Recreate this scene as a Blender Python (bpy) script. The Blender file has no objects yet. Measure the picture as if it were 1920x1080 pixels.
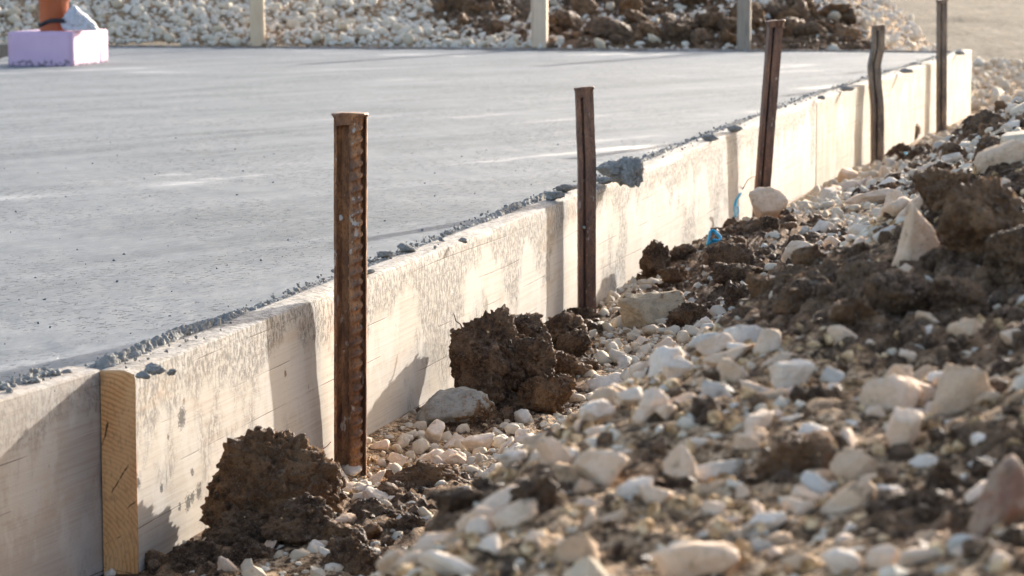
import bpy, bmesh, math, random
import numpy as np
from mathutils import Vector, Matrix, Euler

R = math.radians
sc = bpy.context.scene

# ------------------------------------------------------------------ camera, sky, sun, exposure
CAM_H = 0.5367                      # metres above the fresh slab
PITCH = R(6.83)
F_PX = 5200.0                       # focal length in pixels of a 1920 wide frame
cam_d = bpy.data.cameras.new("camera")
cam = bpy.data.objects.new("camera", cam_d)
sc.collection.objects.link(cam)
cam.location = (0, 0, CAM_H)
cam.rotation_euler = (R(90) - PITCH, 0, 0)
cam_d.sensor_width = 36
cam_d.lens = F_PX / 1920 * 36
cam_d.clip_start = 0.05
cam_d.clip_end = 2000
cam_d.dof.use_dof = True
cam_d.dof.focus_distance = 4.75
cam_d.dof.aperture_fstop = 14.0
sc.camera = cam

SUN_AZ, SUN_EL = R(28.5), R(14.0)
world = bpy.data.worlds.new("World")
sc.world = world
world.use_nodes = True
wn = world.node_tree
sky = wn.nodes.new("ShaderNodeTexSky")
sky.sky_type = 'NISHITA'
sky.sun_disc = False
sky.sun_elevation = SUN_EL
sky.sun_rotation = SUN_AZ
sky.air_density = 0.7
sky.dust_density = 2.6
sky.ozone_density = 0.12
wn.links.new(sky.outputs[0], wn.nodes["Background"].inputs[0])
wn.nodes["Background"].inputs[1].default_value = 0.15

to_sun = Vector((math.cos(SUN_EL) * math.sin(SUN_AZ), math.cos(SUN_EL) * math.cos(SUN_AZ), math.sin(SUN_EL)))
sun_d = bpy.data.lights.new("sun", 'SUN')
sun_d.energy = 3.3
sun_d.angle = R(0.55)
sun_d.color = (1.0, 0.95, 0.88)
sun = bpy.data.objects.new("sun", sun_d)
sc.collection.objects.link(sun)
sun.rotation_euler = to_sun.to_track_quat('Z', 'Y').to_euler()
sun.location = to_sun * 50

sc.view_settings.view_transform = 'Standard'
sc.view_settings.look = 'None'
sc.view_settings.gamma = 1
sc.view_settings.use_curve_mapping = False
sc.view_settings.exposure = 1.64
sc.cycles.max_bounces = 6

rng = np.random.default_rng(7)
random.seed(7)

# ------------------------------------------------------------------ numeric noise
def _h(ix, iy, iz, seed):
    with np.errstate(over='ignore'):
        n = (ix.astype(np.int64) * 374761393 + iy.astype(np.int64) * 668265263 + iz.astype(np.int64) * 2147483647 + seed * 974634777) & 0xffffffff
        n = ((n ^ (n >> 13)) * 1274126177) & 0xffffffff
        n = ((n ^ (n >> 16)) * 2246822519) & 0xffffffff
        n = n ^ (n >> 15)
    return n / 4294967296.0


def vnoise(p, seed=0):
    i = np.floor(p).astype(np.int64)
    f = p - i
    u = f * f * (3 - 2 * f)
    out = 0
    for a in (0, 1):
        wa = u[:, 0] if a else 1 - u[:, 0]
        for b in (0, 1):
            wb = u[:, 1] if b else 1 - u[:, 1]
            for c in (0, 1):
                wc = u[:, 2] if c else 1 - u[:, 2]
                out = out + wa * wb * wc * _h(i[:, 0] + a, i[:, 1] + b, i[:, 2] + c, seed)
    return out * 2 - 1


def fbm(p, octaves=4, seed=0, gain=0.5):
    s, a, t = 0, 1.0, 0
    q = np.array(p, float)
    for k in range(octaves):
        s = s + a * vnoise(q, seed + k * 17)
        t += a
        a *= gain
        q = q * 2.03 + 11.3
    return s / t


def worley(p, seed=0):
    i = np.floor(p).astype(np.int64)
    best = np.full(len(p), 9.0)
    for a in (-1, 0, 1):
        for b in (-1, 0, 1):
            for c in (-1, 0, 1):
                j = i + np.array([a, b, c])
                q = j + np.stack([_h(j[:, 0], j[:, 1], j[:, 2], seed + k) for k in (1, 2, 3)], 1)
                best = np.minimum(best, ((q - p) ** 2).sum(1))
    return np.sqrt(best)


def dome(p, seed=0):
    """rounded grains packed together, about -0.5 between them to 0.5 on top"""
    d = worley(p, seed)
    return np.maximum(0.5 - 1.5 * d * d, -0.55)


def dome2(x, y, seed=0):
    d = worley2(x, y, seed)
    return np.maximum(0.5 - 1.5 * d * d, -0.55)


def worley2(x, y, seed=0):
    p = np.stack([x, y], 1)
    i = np.floor(p).astype(np.int64)
    best = np.full(len(p), 9.0)
    for a in (-1, 0, 1):
        for b in (-1, 0, 1):
            j = i + np.array([a, b])
            z = np.zeros(len(p), np.int64)
            q = j + np.stack([_h(j[:, 0], j[:, 1], z, seed + k) for k in (1, 2)], 1)
            best = np.minimum(best, ((q - p) ** 2).sum(1))
    return np.sqrt(best)


def xyz(x, y, z=0.0):
    return np.stack([x, y, np.full(len(x), z) if np.isscalar(z) else z], 1)


def smooth01(t):
    t = np.clip(t, 0, 1)
    return t * t * (3 - 2 * t)

# ------------------------------------------------------------------ mesh helpers
COL = sc.collection


def raw_mesh(name, v, f, mats, smooth=True, mat_idx=None, attrs=None):
    """v (n,3); f (m,3) or (m,4) array of one polygon size"""
    v = np.asarray(v, np.float32)
    f = np.asarray(f, np.int32)
    me = bpy.data.meshes.new(name)
    m, k = f.shape
    me.vertices.add(len(v))
    me.vertices.foreach_set("co", v.ravel())
    me.loops.add(m * k)
    me.loops.foreach_set("vertex_index", f.ravel())
    me.polygons.add(m)
    me.polygons.foreach_set("loop_start", np.arange(0, m * k, k, dtype=np.int32))
    me.polygons.foreach_set("use_smooth", np.full(m, bool(smooth)))
    for mt in (mats if isinstance(mats, (list, tuple)) else [mats]):
        me.materials.append(mt)
    if mat_idx is not None:
        me.polygons.foreach_set("material_index", np.asarray(mat_idx, np.int32))
    for an, av in (attrs or {}).items():
        a = me.attributes.new(an, 'FLOAT', 'POINT')
        a.data.foreach_set("value", np.asarray(av, np.float32))
    me.update(calc_edges=True)
    return me


def link(name, me, parent=None, loc=None):
    o = bpy.data.objects.new(name, me)
    COL.objects.link(o)
    if parent is not None:
        o.parent = parent
    if loc is not None:
        o.location = loc
    return o


def tag(o, label, cat, group=None):
    o["label"] = label
    o["category"] = cat
    if group:
        o["group"] = group
    return o


def thing(name, label, cat, loc=(0, 0, 0), rz=0.0, group=None):
    o = bpy.data.objects.new(name, None)
    COL.objects.link(o)
    o.location = loc
    o.rotation_euler = (0, 0, rz)
    o.empty_display_size = 0.05
    return tag(o, label, cat, group)


def kind(o, k):
    o["kind"] = k
    return o


def grid_faces(nr, nc, wrap=False):
    r, c = np.meshgrid(np.arange(nr - 1), np.arange(nc if wrap else nc - 1), indexing='ij')
    c2 = (c + 1) % nc
    return np.stack([r * nc + c, r * nc + c2, (r + 1) * nc + c2, (r + 1) * nc + c], -1).reshape(-1, 4)


_ICO = {}


def ico(n):
    if n not in _ICO:
        bm = bmesh.new()
        bmesh.ops.create_icosphere(bm, subdivisions=n, radius=1.0)
        v = np.array([p.co[:] for p in bm.verts])
        f = np.array([[q.index for q in fc.verts] for fc in bm.faces])
        bm.free()
        _ICO[n] = (v / np.linalg.norm(v, axis=1)[:, None], f)
    return _ICO[n]


def unit_box(v):
    lo, hi = v.min(0), v.max(0)
    return (v - (lo + hi) / 2) / (hi - lo)


def rand_rot(g):
    q = g.normal(size=4)
    q /= np.linalg.norm(q)
    w, x, y, z = q
    return np.array([[1 - 2 * (y * y + z * z), 2 * (x * y - z * w), 2 * (x * z + y * w)],
                     [2 * (x * y + z * w), 1 - 2 * (x * x + z * z), 2 * (y * z - x * w)],
                     [2 * (x * z - y * w), 2 * (y * z + x * w), 1 - 2 * (x * x + y * y)]])


def rot_many(g, n, tilt=None):
    """random rotations; with tilt the z axis stays within about that angle of up"""
    out = np.empty((n, 3, 3))
    for i in range(n):
        if tilt is None:
            out[i] = rand_rot(g)
        else:
            a, b, c = g.normal() * tilt, g.normal() * tilt, g.uniform(0, 2 * math.pi)
            out[i] = np.array(Euler((a, b, c)).to_matrix())
    return out


def stone_shape(seed, sub=3, planes=15, sharp=60, rough=0.05):
    """angular broken limestone: a convex body cut by planes, edges worn"""
    g = np.random.default_rng(seed)
    d, f = ico(sub)
    n = g.normal(size=(planes, 3))
    n /= np.linalg.norm(n, axis=1)[:, None]
    off = g.uniform(0.55, 1.0, planes)
    dn = d @ n.T
    r = np.where(dn > 0.05, off / np.maximum(dn, 0.05), 6.0)
    r = np.minimum(r, 1.6)
    r = -np.log(np.exp(-sharp * r).sum(1)) / sharp
    v = d * r[:, None]
    v = v * (1 + rough * fbm(v * 3.1 + seed, 3, seed)[:, None] * 1.6 + rough * 0.5 * fbm(v * 9 + seed, 2, seed + 5)[:, None])
    return v, f


def clod_shape(seed, sub=4, crumb=1.0, planes=10, chunky=0.55):
    """earth clod: lumpy torn body with granular crumbs and cracks"""
    g = np.random.default_rng(seed)
    d, f = ico(sub)
    n = g.normal(size=(planes, 3))
    n /= np.linalg.norm(n, axis=1)[:, None]
    off = g.uniform(0.6, 1.0, planes)
    dn = d @ n.T
    r = np.where(dn > 0.05, off / np.maximum(dn, 0.05), 6.0)
    r = np.minimum(r, 1.5)
    r = -np.log(np.exp(-22 * r).sum(1)) / 22
    v = d * (r * (1 - chunky * 0.3))[:, None]
    q = v + 3.7 * seed
    ridg = 1 - np.abs(fbm(q * 2.2, 4, seed)) * 2
    disp = chunky * (0.30 * fbm(q * 1.4, 3, seed + 3) - 0.20 * np.clip(ridg - 0.70, 0, 1) / 0.30 + 0.13 * fbm(q * 4.5, 4, seed + 9, 0.6))
    wob = 0.35 * xyz(vnoise(q * 5, 1), vnoise(q * 5, 2), vnoise(q * 5, 3))
    patch = smooth01(fbm(q * 1.7, 3, seed + 31) * 1.8 + 0.55)
    disp = disp + crumb * (0.07 + 0.09 * patch) * (0.0 + dome(q * 4.2 + wob, seed))
    if sub >= 4:
        disp = disp + crumb * (0.05 + 0.075 * patch) * (0.0 + dome(q * 9.5 + wob, seed + 1))
    if sub >= 5:
        disp = disp + crumb * (0.022 + 0.034 * patch) * (0.0 + dome(q * 21.0, seed + 2))
        disp = disp + crumb * 0.02 * (1 - 2 * np.abs(fbm(q * 13, 3, seed + 4)))
    if sub >= 6:
        disp = disp + crumb * (0.008 + 0.012 * patch) * (0.0 + dome(q * 44.0, seed + 3))
    v = v + d * disp[:, None]
    return v, f


class Heap:
    """many small pieces joined into one mesh"""
    def __init__(self):
        self.v, self.f, self.n, self.t = [], [], 0, []

    def add(self, protos, pid, rot, scale, pos, tint=None):
        for k, (pv, pf) in enumerate(protos):
            s = np.where(pid == k)[0]
            if len(s) == 0:
                continue
            w = np.einsum('nij,nvj->nvi', rot[s], pv[None] * scale[s][:, None, :]) + pos[s][:, None, :]
            nv = len(pv)
            ff = pf[None] + (np.arange(len(s)) * nv)[:, None, None] + self.n
            self.v.append(w.reshape(-1, 3))
            self.f.append(ff.reshape(-1, 3))
            self.n += nv * len(s)
            if tint is not None:
                self.t.append(np.repeat(tint[s], nv))

    def build(self, name, mat, smooth=False):
        at = {"tint": np.concatenate(self.t)} if self.t else None
        me = raw_mesh(name, np.concatenate(self.v), np.concatenate(self.f), mat, smooth, attrs=at)
        return kind(link(name, me), "stuff")

# ------------------------------------------------------------------ materials
class M:
    def __init__(self, name, rough=0.85, spec=0.35, metal=0.0):
        self.m = bpy.data.materials.new(name)
        self.m.use_nodes = True
        self.t = self.m.node_tree
        self.b = self.t.nodes["Principled BSDF"]
        self.b.inputs["Roughness"].default_value = rough
        self.b.inputs["Specular IOR Level"].default_value = spec
        self.b.inputs["Metallic"].default_value = metal
        self.pos = self.n("ShaderNodeNewGeometry").outputs["Position"]
        self.obj = self.n("ShaderNodeTexCoord").outputs["Object"]

    def n(self, t, **kw):
        nd = self.t.nodes.new(t)
        for k, v in kw.items():
            setattr(nd, k, v)
        return nd

    def l(self, a, b):
        if hasattr(a, "is_output") or isinstance(a, bpy.types.NodeSocket):
            self.t.links.new(a, b)
        else:
            b.default_value = a

    def vec(self, src, scale, offs=(0, 0, 0)):
        mp = self.n("ShaderNodeMapping")
        self.l(src, mp.inputs[0])
        mp.inputs["Scale"].default_value = scale if isinstance(scale, tuple) else (scale,) * 3
        mp.inputs["Location"].default_value = offs
        return mp.outputs[0]

    def along(self, src, dx, dy):
        x, y, z = self.sep(src)
        a = self.math('ADD', self.math('MULTIPLY', x, dx), self.math('MULTIPLY', y, dy))
        b = self.math('SUBTRACT', self.math('MULTIPLY', x, dy), self.math('MULTIPLY', y, dx))
        cb = self.n("ShaderNodeCombineXYZ")
        self.l(b, cb.inputs[0])
        self.l(a, cb.inputs[1])
        return cb.outputs[0]

    def noise(self, src, scale, detail=4, rough=0.55, dist=0.0, offs=(0, 0, 0)):
        nd = self.n("ShaderNodeTexNoise")
        self.l(self.vec(src, scale, offs), nd.inputs["Vector"])
        nd.inputs["Scale"].default_value = 1
        nd.inputs["Detail"].default_value = detail
        nd.inputs["Roughness"].default_value = rough
        nd.inputs["Distortion"].default_value = dist
        return nd.outputs["Fac"]

    def voro(self, src, scale, feature='F1', out="Distance"):
        nd = self.n("ShaderNodeTexVoronoi", feature=feature)
        self.l(self.vec(src, scale), nd.inputs["Vector"])
        nd.inputs["Scale"].default_value = 1
        return nd.outputs[out]

    def step(self, a, lo, hi, tlo=0.0, thi=1.0):
        nd = self.n("ShaderNodeMapRange", interpolation_type='SMOOTHSTEP')
        self.l(a, nd.inputs[0])
        nd.inputs[1].default_value, nd.inputs[2].default_value = lo, hi
        nd.inputs[3].default_value, nd.inputs[4].default_value = tlo, thi
        return nd.outputs[0]

    def math(self, op, a, b=0.0, c=None):
        nd = self.n("ShaderNodeMath", operation=op)
        self.l(a, nd.inputs[0])
        self.l(b, nd.inputs[1])
        if c is not None:
            self.l(c, nd.inputs[2])
        return nd.outputs[0]

    def mix(self, f, a, b, mode='MIX'):
        nd = self.n("ShaderNodeMix", data_type='RGBA', blend_type=mode)
        self.l(f, nd.inputs[0])
        for v, k in ((a, 6), (b, 7)):
            if isinstance(v, (tuple, list)):
                nd.inputs[k].default_value = (*v, 1)
            else:
                self.l(v, nd.inputs[k])
        return nd.outputs[2]

    def ramp(self, f, stops):
        nd = self.n("ShaderNodeValToRGB")
        e = nd.color_ramp.elements
        while len(e) < len(stops):
            e.new(0.5)
        for k, (p, c) in enumerate(stops):
            e[k].position = p
            e[k].color = (*c, 1)
        self.l(f, nd.inputs[0])
        return nd.outputs[0]

    def bump(self, h, strength=0.5, dist=0.002, prev=None):
        nd = self.n("ShaderNodeBump")
        nd.inputs["Strength"].default_value = strength
        nd.inputs["Distance"].default_value = dist
        self.l(h, nd.inputs["Height"])
        if prev is not None:
            self.l(prev, nd.inputs["Normal"])
        return nd.outputs[0]

    def attr(self, name):
        return self.n("ShaderNodeAttribute", attribute_name=name).outputs["Fac"]

    def sep(self, src):
        nd = self.n("ShaderNodeSeparateXYZ")
        self.l(src, nd.inputs[0])
        return nd.outputs

    def done(self, col=None, rough=None, nor=None):
        if col is not None:
            if isinstance(col, tuple):
                self.b.inputs["Base Color"].default_value = (*col, 1)
            else:
                self.l(col, self.b.inputs["Base Color"])
        if rough is not None:
            self.l(rough, self.b.inputs["Roughness"])
        if nor is not None:
            self.l(nor, self.b.inputs["Normal"])
        return self.m


def make_limestone(name, shift=0.0, dirt=0.5, white=0.0):
    m = M(name, 0.92, 0.2)
    isl = m.n("ShaderNodeNewGeometry").outputs["Random Per Island"]
    ob = m.n("ShaderNodeObjectInfo").outputs["Random"]
    r = m.math('FRACT', m.math('ADD', m.math('ADD', isl, ob), shift))
    col = m.ramp(r, [(0.0, (0.66, 0.58, 0.46)), (0.25, (0.58, 0.48, 0.35)), (0.5, (0.70, 0.63, 0.51)),
                     (0.72, (0.52, 0.42, 0.30)), (0.88, (0.64, 0.57, 0.46)), (1.0, (0.47, 0.41, 0.33))])
    if white:
        col = m.mix(white, col, (0.76, 0.72, 0.66))
    n1 = m.noise(m.pos, 38, 5, 0.6)
    col = m.mix(m.step(n1, 0.42, 0.68, 0, 0.45 * (1 - white)), col, (0.46, 0.36, 0.23))
    n2 = m.noise(m.pos, 95, 4, 0.65, offs=(3, 1, 2))
    col = m.mix(m.step(n2, 0.58, 0.72, 0, dirt), col, (0.14, 0.10, 0.07))
    n3 = m.noise(m.pos, 420, 4, 0.6)
    col = m.mix(m.step(n3, 0.3, 0.7, 0.0, 0.22), col, (0.40, 0.34, 0.26))
    h = m.math('ADD', m.math('MULTIPLY', n2, 0.7), m.math('MULTIPLY', n3, 0.35))
    return m.done(col, None, m.bump(h, 0.45, 0.004))


def soil_colour(m, base=(0.088, 0.046, 0.022), dry=(0.28, 0.166, 0.088)):
    n1 = m.noise(m.pos, 30, 5, 0.65, 0.3)
    n2 = m.noise(m.pos, 150, 5, 0.7)
    n3 = m.noise(m.pos, 520, 3, 0.6)
    n4 = m.noise(m.pos, 48, 5, 0.7, 0.5, (3, 9, 4))
    c = m.mix(m.step(n1, 0.40, 0.62), base, dry)
    c = m.mix(m.step(n2, 0.50, 0.64, 0, 0.8), c, (0.25, 0.165, 0.102))
    c = m.mix(m.step(n2, 0.47, 0.36, 0, 0.7), c, tuple(k * 0.45 for k in base))
    c = m.mix(m.step(n4, 0.60, 0.70, 0, 0.75), c, (0.42, 0.33, 0.235))
    c = m.mix(m.step(n3, 0.61, 0.69, 0, 0.85), c, (0.48, 0.38, 0.27))
    h = m.math('ADD', n2, m.math('MULTIPLY', n3, 0.45))
    return c, h


def make_soil(name, **kw):
    m = M(name, 0.8, 0.35)
    c, h = soil_colour(m, **kw)
    return m.done(c, m.step(m.noise(m.pos, 60, 2), 0.35, 0.65, 0.6, 0.95), m.bump(h, 1.0, 0.014))


def make_ground():
    m = M("ground_rubble", 0.92, 0.2)
    c, h = soil_colour(m)
    n1 = m.noise(m.pos, 75, 5, 0.7)
    n2 = m.noise(m.pos, 210, 5, 0.65)
    sand = m.ramp(n1, [(0.43, (0.06, 0.036, 0.019)), (0.50, (0.44, 0.27, 0.14)), (0.62, (0.74, 0.54, 0.34))])
    sand = m.mix(m.step(n2, 0.48, 0.62, 0, 0.85), sand, (0.13, 0.088, 0.056))
    f = m.step(m.math('ADD', m.attr("soil"), m.math('MULTIPLY', m.math('SUBTRACT', n1, 0.5), 0.9)), 0.45, 0.60)
    col = m.mix(f, sand, c)
    return m.done(col, None, m.bump(m.math('ADD', h, n2), 0.9, 0.006))


def make_concrete():
    m = M("wet_concrete", 0.6, 0.06)
    tr = m.along(m.pos, 0.58, 0.815)           # the way the trowel was drawn
    big = m.noise(m.pos, (0.55, 1.0, 1), 5, 0.62, 0.4)
    band = m.noise(tr, (5.5, 0.55, 1), 4, 0.6, 0.4)
    fine = m.noise(tr, (110, 9, 1), 5, 0.72)
    fine2 = m.noise(tr, (300, 40, 1), 3, 0.6)
    pits = m.noise(tr, (105, 34, 1), 3, 0.6, 0.3)
    where = m.noise(m.pos, (3.0, 1.6, 1), 3, 0.6, 0.0, (7, 3, 0))
    col = m.ramp(big, [(0.3, (0.120, 0.137, 0.150)), (0.52, (0.158, 0.175, 0.188)), (0.72, (0.205, 0.219, 0.228))])
    col = m.mix(m.step(band, 0.36, 0.68, 0, 0.42), col, (0.27, 0.284, 0.292))
    col = m.mix(m.step(fine, 0.50, 0.70, 0, 0.35), col, (0.35, 0.362, 0.368))
    pm = m.math('MULTIPLY', m.step(pits, 0.57, 0.64), m.step(where, 0.36, 0.58))
    col = m.mix(m.math('MULTIPLY', pm, 0.75), col, (0.085, 0.095, 0.105))  # shade inside the pits is put into the colour
    wet = m.step(m.math('ADD', m.math('MULTIPLY', band, 0.4), m.math('MULTIPLY', big, 0.6)), 0.555, 0.69)
    rg = m.math('SUBTRACT', 0.75, m.math('MULTIPLY', wet, 0.38))
    m.l(m.step(wet, 0.0, 1.0, 0.08, 0.5), m.b.inputs['Specular IOR Level'])
    h = m.math('ADD', m.math('MULTIPLY', fine, 1.2), m.math('MULTIPLY', fine2, 0.5))
    h = m.math('SUBTRACT', h, m.math('MULTIPLY', pm, 1.2))
    nb = m.bump(band, 0.4, 0.01)
    return m.done(col, rg, m.bump(h, 0.8, 0.0035, nb))


def make_crumb():
    m = M("concrete_crumb", 0.8, 0.1)
    n1 = m.noise(m.pos, 160, 4, 0.6)
    col = m.ramp(n1, [(0.3, (0.20, 0.19, 0.17)), (0.55, (0.285, 0.273, 0.248)), (0.75, (0.39, 0.375, 0.34))])
    return m.done(col, m.step(n1, 0.3, 0.7, 0.6, 0.95), m.bump(m.noise(m.pos, 400, 4), 0.7, 0.003))


def make_board(name, tone=(0.60, 0.52, 0.43), spots=(), clean=0.0):
    m = M(name, 0.8, 0.25)
    x, y, z = m.sep(m.obj)
    grain = m.noise(m.obj, (1.6, 60, 150), 5, 0.6, 0.2)
    grain2 = m.noise(m.obj, (5, 60, 420), 3, 0.6)
    big = m.noise(m.obj, (2.4, 5, 5.5), 5, 0.6)
    col = m.mix(m.step(big, 0.35, 0.7, 0, 1), tone, (tone[0] * 1.15, tone[1] * 1.17, tone[2] * 1.2))
    col = m.mix(m.step(grain, 0.45, 0.64, 0, 0.32), col, (0.32, 0.24, 0.17))
    col = m.mix(m.step(grain2, 0.5, 0.70, 0, 0.3), col, (0.27, 0.205, 0.15))
    white = m.noise(m.obj, (9, 9, 5), 6, 0.7)
    col = m.mix(m.step(white, 0.48, 0.58, 0, 0.6), col, (0.49, 0.455, 0.41))
    # grey cement smears that ran down from the top edge
    sm = m.noise(m.obj, (3.4, 9, 2.8), 4, 0.65)
    smf = m.noise(m.obj, (105, 70, 62), 8, 0.88, 0.4)
    top = m.math('MULTIPLY', m.step(z, -0.10, -0.01), 0.17)
    zone = m.step(m.math('ADD', m.math('ADD', sm, m.math('MULTIPLY', m.step(z, -0.30, -0.05), 0.04)), top), 0.535, 0.65)
    smear = m.math('MULTIPLY', zone, m.step(smf, 0.485, 0.545))
    smear = m.math('MULTIPLY', smear, 0.88 * (1 - clean))
    haze = m.math('MULTIPLY', m.step(m.math('ADD', sm, top), 0.5, 0.75), 0.35 * (1 - clean))
    col = m.mix(haze, col, (0.43, 0.405, 0.375))
    col = m.mix(smear, col, (0.115, 0.105, 0.09))
    col = m.mix(m.step(m.noise(m.obj, (3, 9, 9), 5, 0.7, 0.5, (2, 5, 1)), 0.56, 0.70, 0, 0.5), col, (0.40, 0.29, 0.19))
    # fine dark specks
    sp = m.noise(m.obj, (120, 120, 70), 2, 0.5)
    col = m.mix(m.step(sp, 0.70, 0.76, 0, 0.8 * (1 - clean)), col, (0.13, 0.09, 0.06))
    # long drying checks along the grain
    wob = m.math('ADD', z, m.math('MULTIPLY', m.noise(m.obj, (0.7, 1, 1), 2, 0.5), 0.045))
    ck = m.n("ShaderNodeMath", operation='PINGPONG')
    m.l(wob, ck.inputs[0])
    ck.inputs[1].default_value = 0.031
    line = m.step(ck.outputs[0], 0.0002, 0.0010, 1, 0)
    brk = m.step(m.noise(m.obj, (3.2, 1, 26), 3, 0.6), 0.49, 0.60)
    crack = m.math('MULTIPLY', line, brk)
    col = m.mix(m.math('MULTIPLY', crack, 0.85), col, (0.10, 0.065, 0.04))
    for (sx, sz, sr, cc) in spots:
        sr = sr * 1.5
        dx = m.math('SUBTRACT', x, sx)
        dz = m.math('SUBTRACT', z, sz)
        d = m.math('SQRT', m.math('ADD', m.math('MULTIPLY', dx, dx), m.math('MULTIPLY', dz, dz)))
        d = m.math('ADD', d, m.math('MULTIPLY', m.math('SUBTRACT', m.noise(m.obj, 260, 3, 0.7), 0.5), sr * 3.2))
        col = m.mix(m.step(d, sr * 0.75, sr, 0.92, 0), col, cc)
    h = m.math('ADD', m.math('MULTIPLY', grain, 0.6), m.math('MULTIPLY', smear, 0.8))
    h = m.math('SUBTRACT', h, m.math('MULTIPLY', crack, 1.6))
    h = m.math('ADD', h, m.math('MULTIPLY', m.noise(m.obj, 300, 3), 0.3))
    return m.done(col, None, m.bump(h, 0.5, 0.0016))


def make_endgrain():
    m = M("pine_end_grain", 0.75, 0.3)
    x, y, z = m.sep(m.obj)
    wobn = m.math('MULTIPLY', m.math('SUBTRACT', m.noise(m.obj, 22, 4), 0.5), 0.012)
    cy, cz = m.math('SUBTRACT', y, 0.095), m.math('SUBTRACT', z, -0.26)
    rad = m.math('ADD', m.math('SQRT', m.math('ADD', m.math('MULTIPLY', cy, cy), m.math('MULTIPLY', cz, cz))), wobn)
    ring = m.math('FRACT', m.math('MULTIPLY', rad, 1 / 0.0062))
    col = m.ramp(ring, [(0.0, (0.62, 0.31, 0.12)), (0.5, (0.70, 0.37, 0.155)), (0.82, (0.56, 0.265, 0.095)), (0.95, (0.38, 0.16, 0.055)), (1.0, (0.60, 0.30, 0.12))])
    n1 = m.noise(m.obj, (20, 20, 9), 4, 0.6)
    col = m.mix(m.step(n1, 0.35, 0.7, 0, 0.55), col, (0.74, 0.44, 0.21))
    col = m.mix(m.step(m.noise(m.obj, 16, 3, offs=(4, 4, 1)), 0.58, 0.75, 0, 0.7), col, (0.17, 0.085, 0.04))
    col = m.mix(m.step(m.noise(m.obj, (300, 300, 120), 3), 0.5, 0.75, 0, 0.45), col, (0.23, 0.12, 0.055))
    # radial drying checks
    ang = m.math('ARCTAN2', cz, cy)
    a2 = m.math('ADD', ang, m.math('MULTIPLY', m.noise(m.obj, 60, 3), 0.05))
    pp = m.n("ShaderNodeMath", operation='PINGPONG')
    m.l(a2, pp.inputs[0])
    pp.inputs[1].default_value = 0.135
    line = m.step(pp.outputs[0], 0.003, 0.011, 1, 0)
    ck = m.math('MULTIPLY', line, m.step(m.noise(m.obj, (40, 40, 30), 2), 0.50, 0.58))
    col = m.mix(m.math('MULTIPLY', ck, 0.9), col, (0.06, 0.03, 0.015))
    rim = m.step(m.math('ADD', z, m.math('MULTIPLY', m.noise(m.obj, (60, 500, 1), 3), 0.01)), -0.004, 0.004)
    col = m.mix(m.math('MULTIPLY', rim, 0.7), col, (0.62, 0.42, 0.24))
    h = m.math('SUBTRACT', m.math('MULTIPLY', ring, 0.5), m.math('MULTIPLY', ck, 2))
    return m.done(col, None, m.bump(h, 0.35, 0.0012))


def make_rust(name, base=(0.085, 0.040, 0.022), hi=(0.22, 0.10, 0.045), cement=0.6):
    m = M(name, 0.62, 0.45, 0.25)
    n1 = m.noise(m.obj, (45, 45, 12), 5, 0.65)
    n2 = m.noise(m.obj, (330, 330, 160), 4, 0.65)
    col = m.ramp(n1, [(0.34, (base[0] * 0.40, base[1] * 0.42, base[2] * 0.5)), (0.48, base), (0.62, hi)])
    col = m.mix(m.step(n2, 0.48, 0.66, 0, 0.6), col, (0.045, 0.026, 0.02))
    n3 = m.noise(m.obj, (60, 60, 26), 4, 0.6, offs=(5, 2, 8))
    col = m.mix(m.step(n3, 0.63, 0.68, 0, cement), col, (0.48, 0.42, 0.35))
    return m.done(col, m.step(n1, 0.35, 0.65, 0.45, 0.8), m.bump(n2, 0.6, 0.0015))


def make_simple(name, stops, scale=40, rough=0.7, bump=0.3, spec=0.3, dist=0.002):
    m = M(name, rough, spec)
    n1 = m.noise(m.obj, scale, 5, 0.6)
    return m.done(m.ramp(n1, stops), None, m.bump(m.noise(m.obj, (scale[0] * 4,) * 3 if isinstance(scale, tuple) else scale * 4, 4), bump, dist))


MAT_STONE = make_limestone("limestone", 0.0, 0.55)
MAT_STONE_B = make_limestone("limestone_pale", 0.37, 0.3)
MAT_STONE_W = make_limestone("limestone_white", 0.6, 0.25, 0.35)
MAT_SOIL = make_soil("moist_earth")
MAT_SOIL_B = make_soil("brown_earth", base=(0.17, 0.083, 0.034), dry=(0.36, 0.195, 0.088))
MAT_GROUND = make_ground()
MAT_CONC = make_concrete()
MAT_SAND = make_simple("clumped_sand", [(0.38, (0.12, 0.072, 0.036)), (0.50, (0.48, 0.305, 0.15)), (0.62, (0.74, 0.55, 0.33))], 60, 0.95, 0.8, 0.15, 0.004)
MAT_CRUMB = make_crumb()
MAT_END = make_endgrain()
MAT_RUST = make_rust("rusty_steel", (0.23, 0.112, 0.058), (0.44, 0.22, 0.10), 0.8)
MAT_RUST_D = make_rust("dark_rusty_steel", (0.15, 0.082, 0.056), (0.27, 0.145, 0.09), 0.5)
MAT_STEEL_G = make_rust("weathered_grey_steel", (0.18, 0.135, 0.10), (0.33, 0.24, 0.165), 0.55)

# ------------------------------------------------------------------ where things are (metres; the slab top is z = 0)
sp_, cp_ = math.sin(PITCH), math.cos(PITCH)


def ray(px, py):
    """direction of the sight line through a point of the photograph"""
    x, y = (px - 960) / F_PX, (540 - py) / F_PX
    return np.array([x, cp_ + y * sp_, -sp_ + y * cp_])


def at(px, py, Y):
    d = ray(px, py)
    k = Y / d[1]
    return np.array([d[0] * k, Y, CAM_H + d[2] * k])


def on_plane(px, py, z=0.0):
    d = ray(px, py)
    k = (z - CAM_H) / d[2]
    return np.array([d[0] * k, d[1] * k, z])


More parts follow.
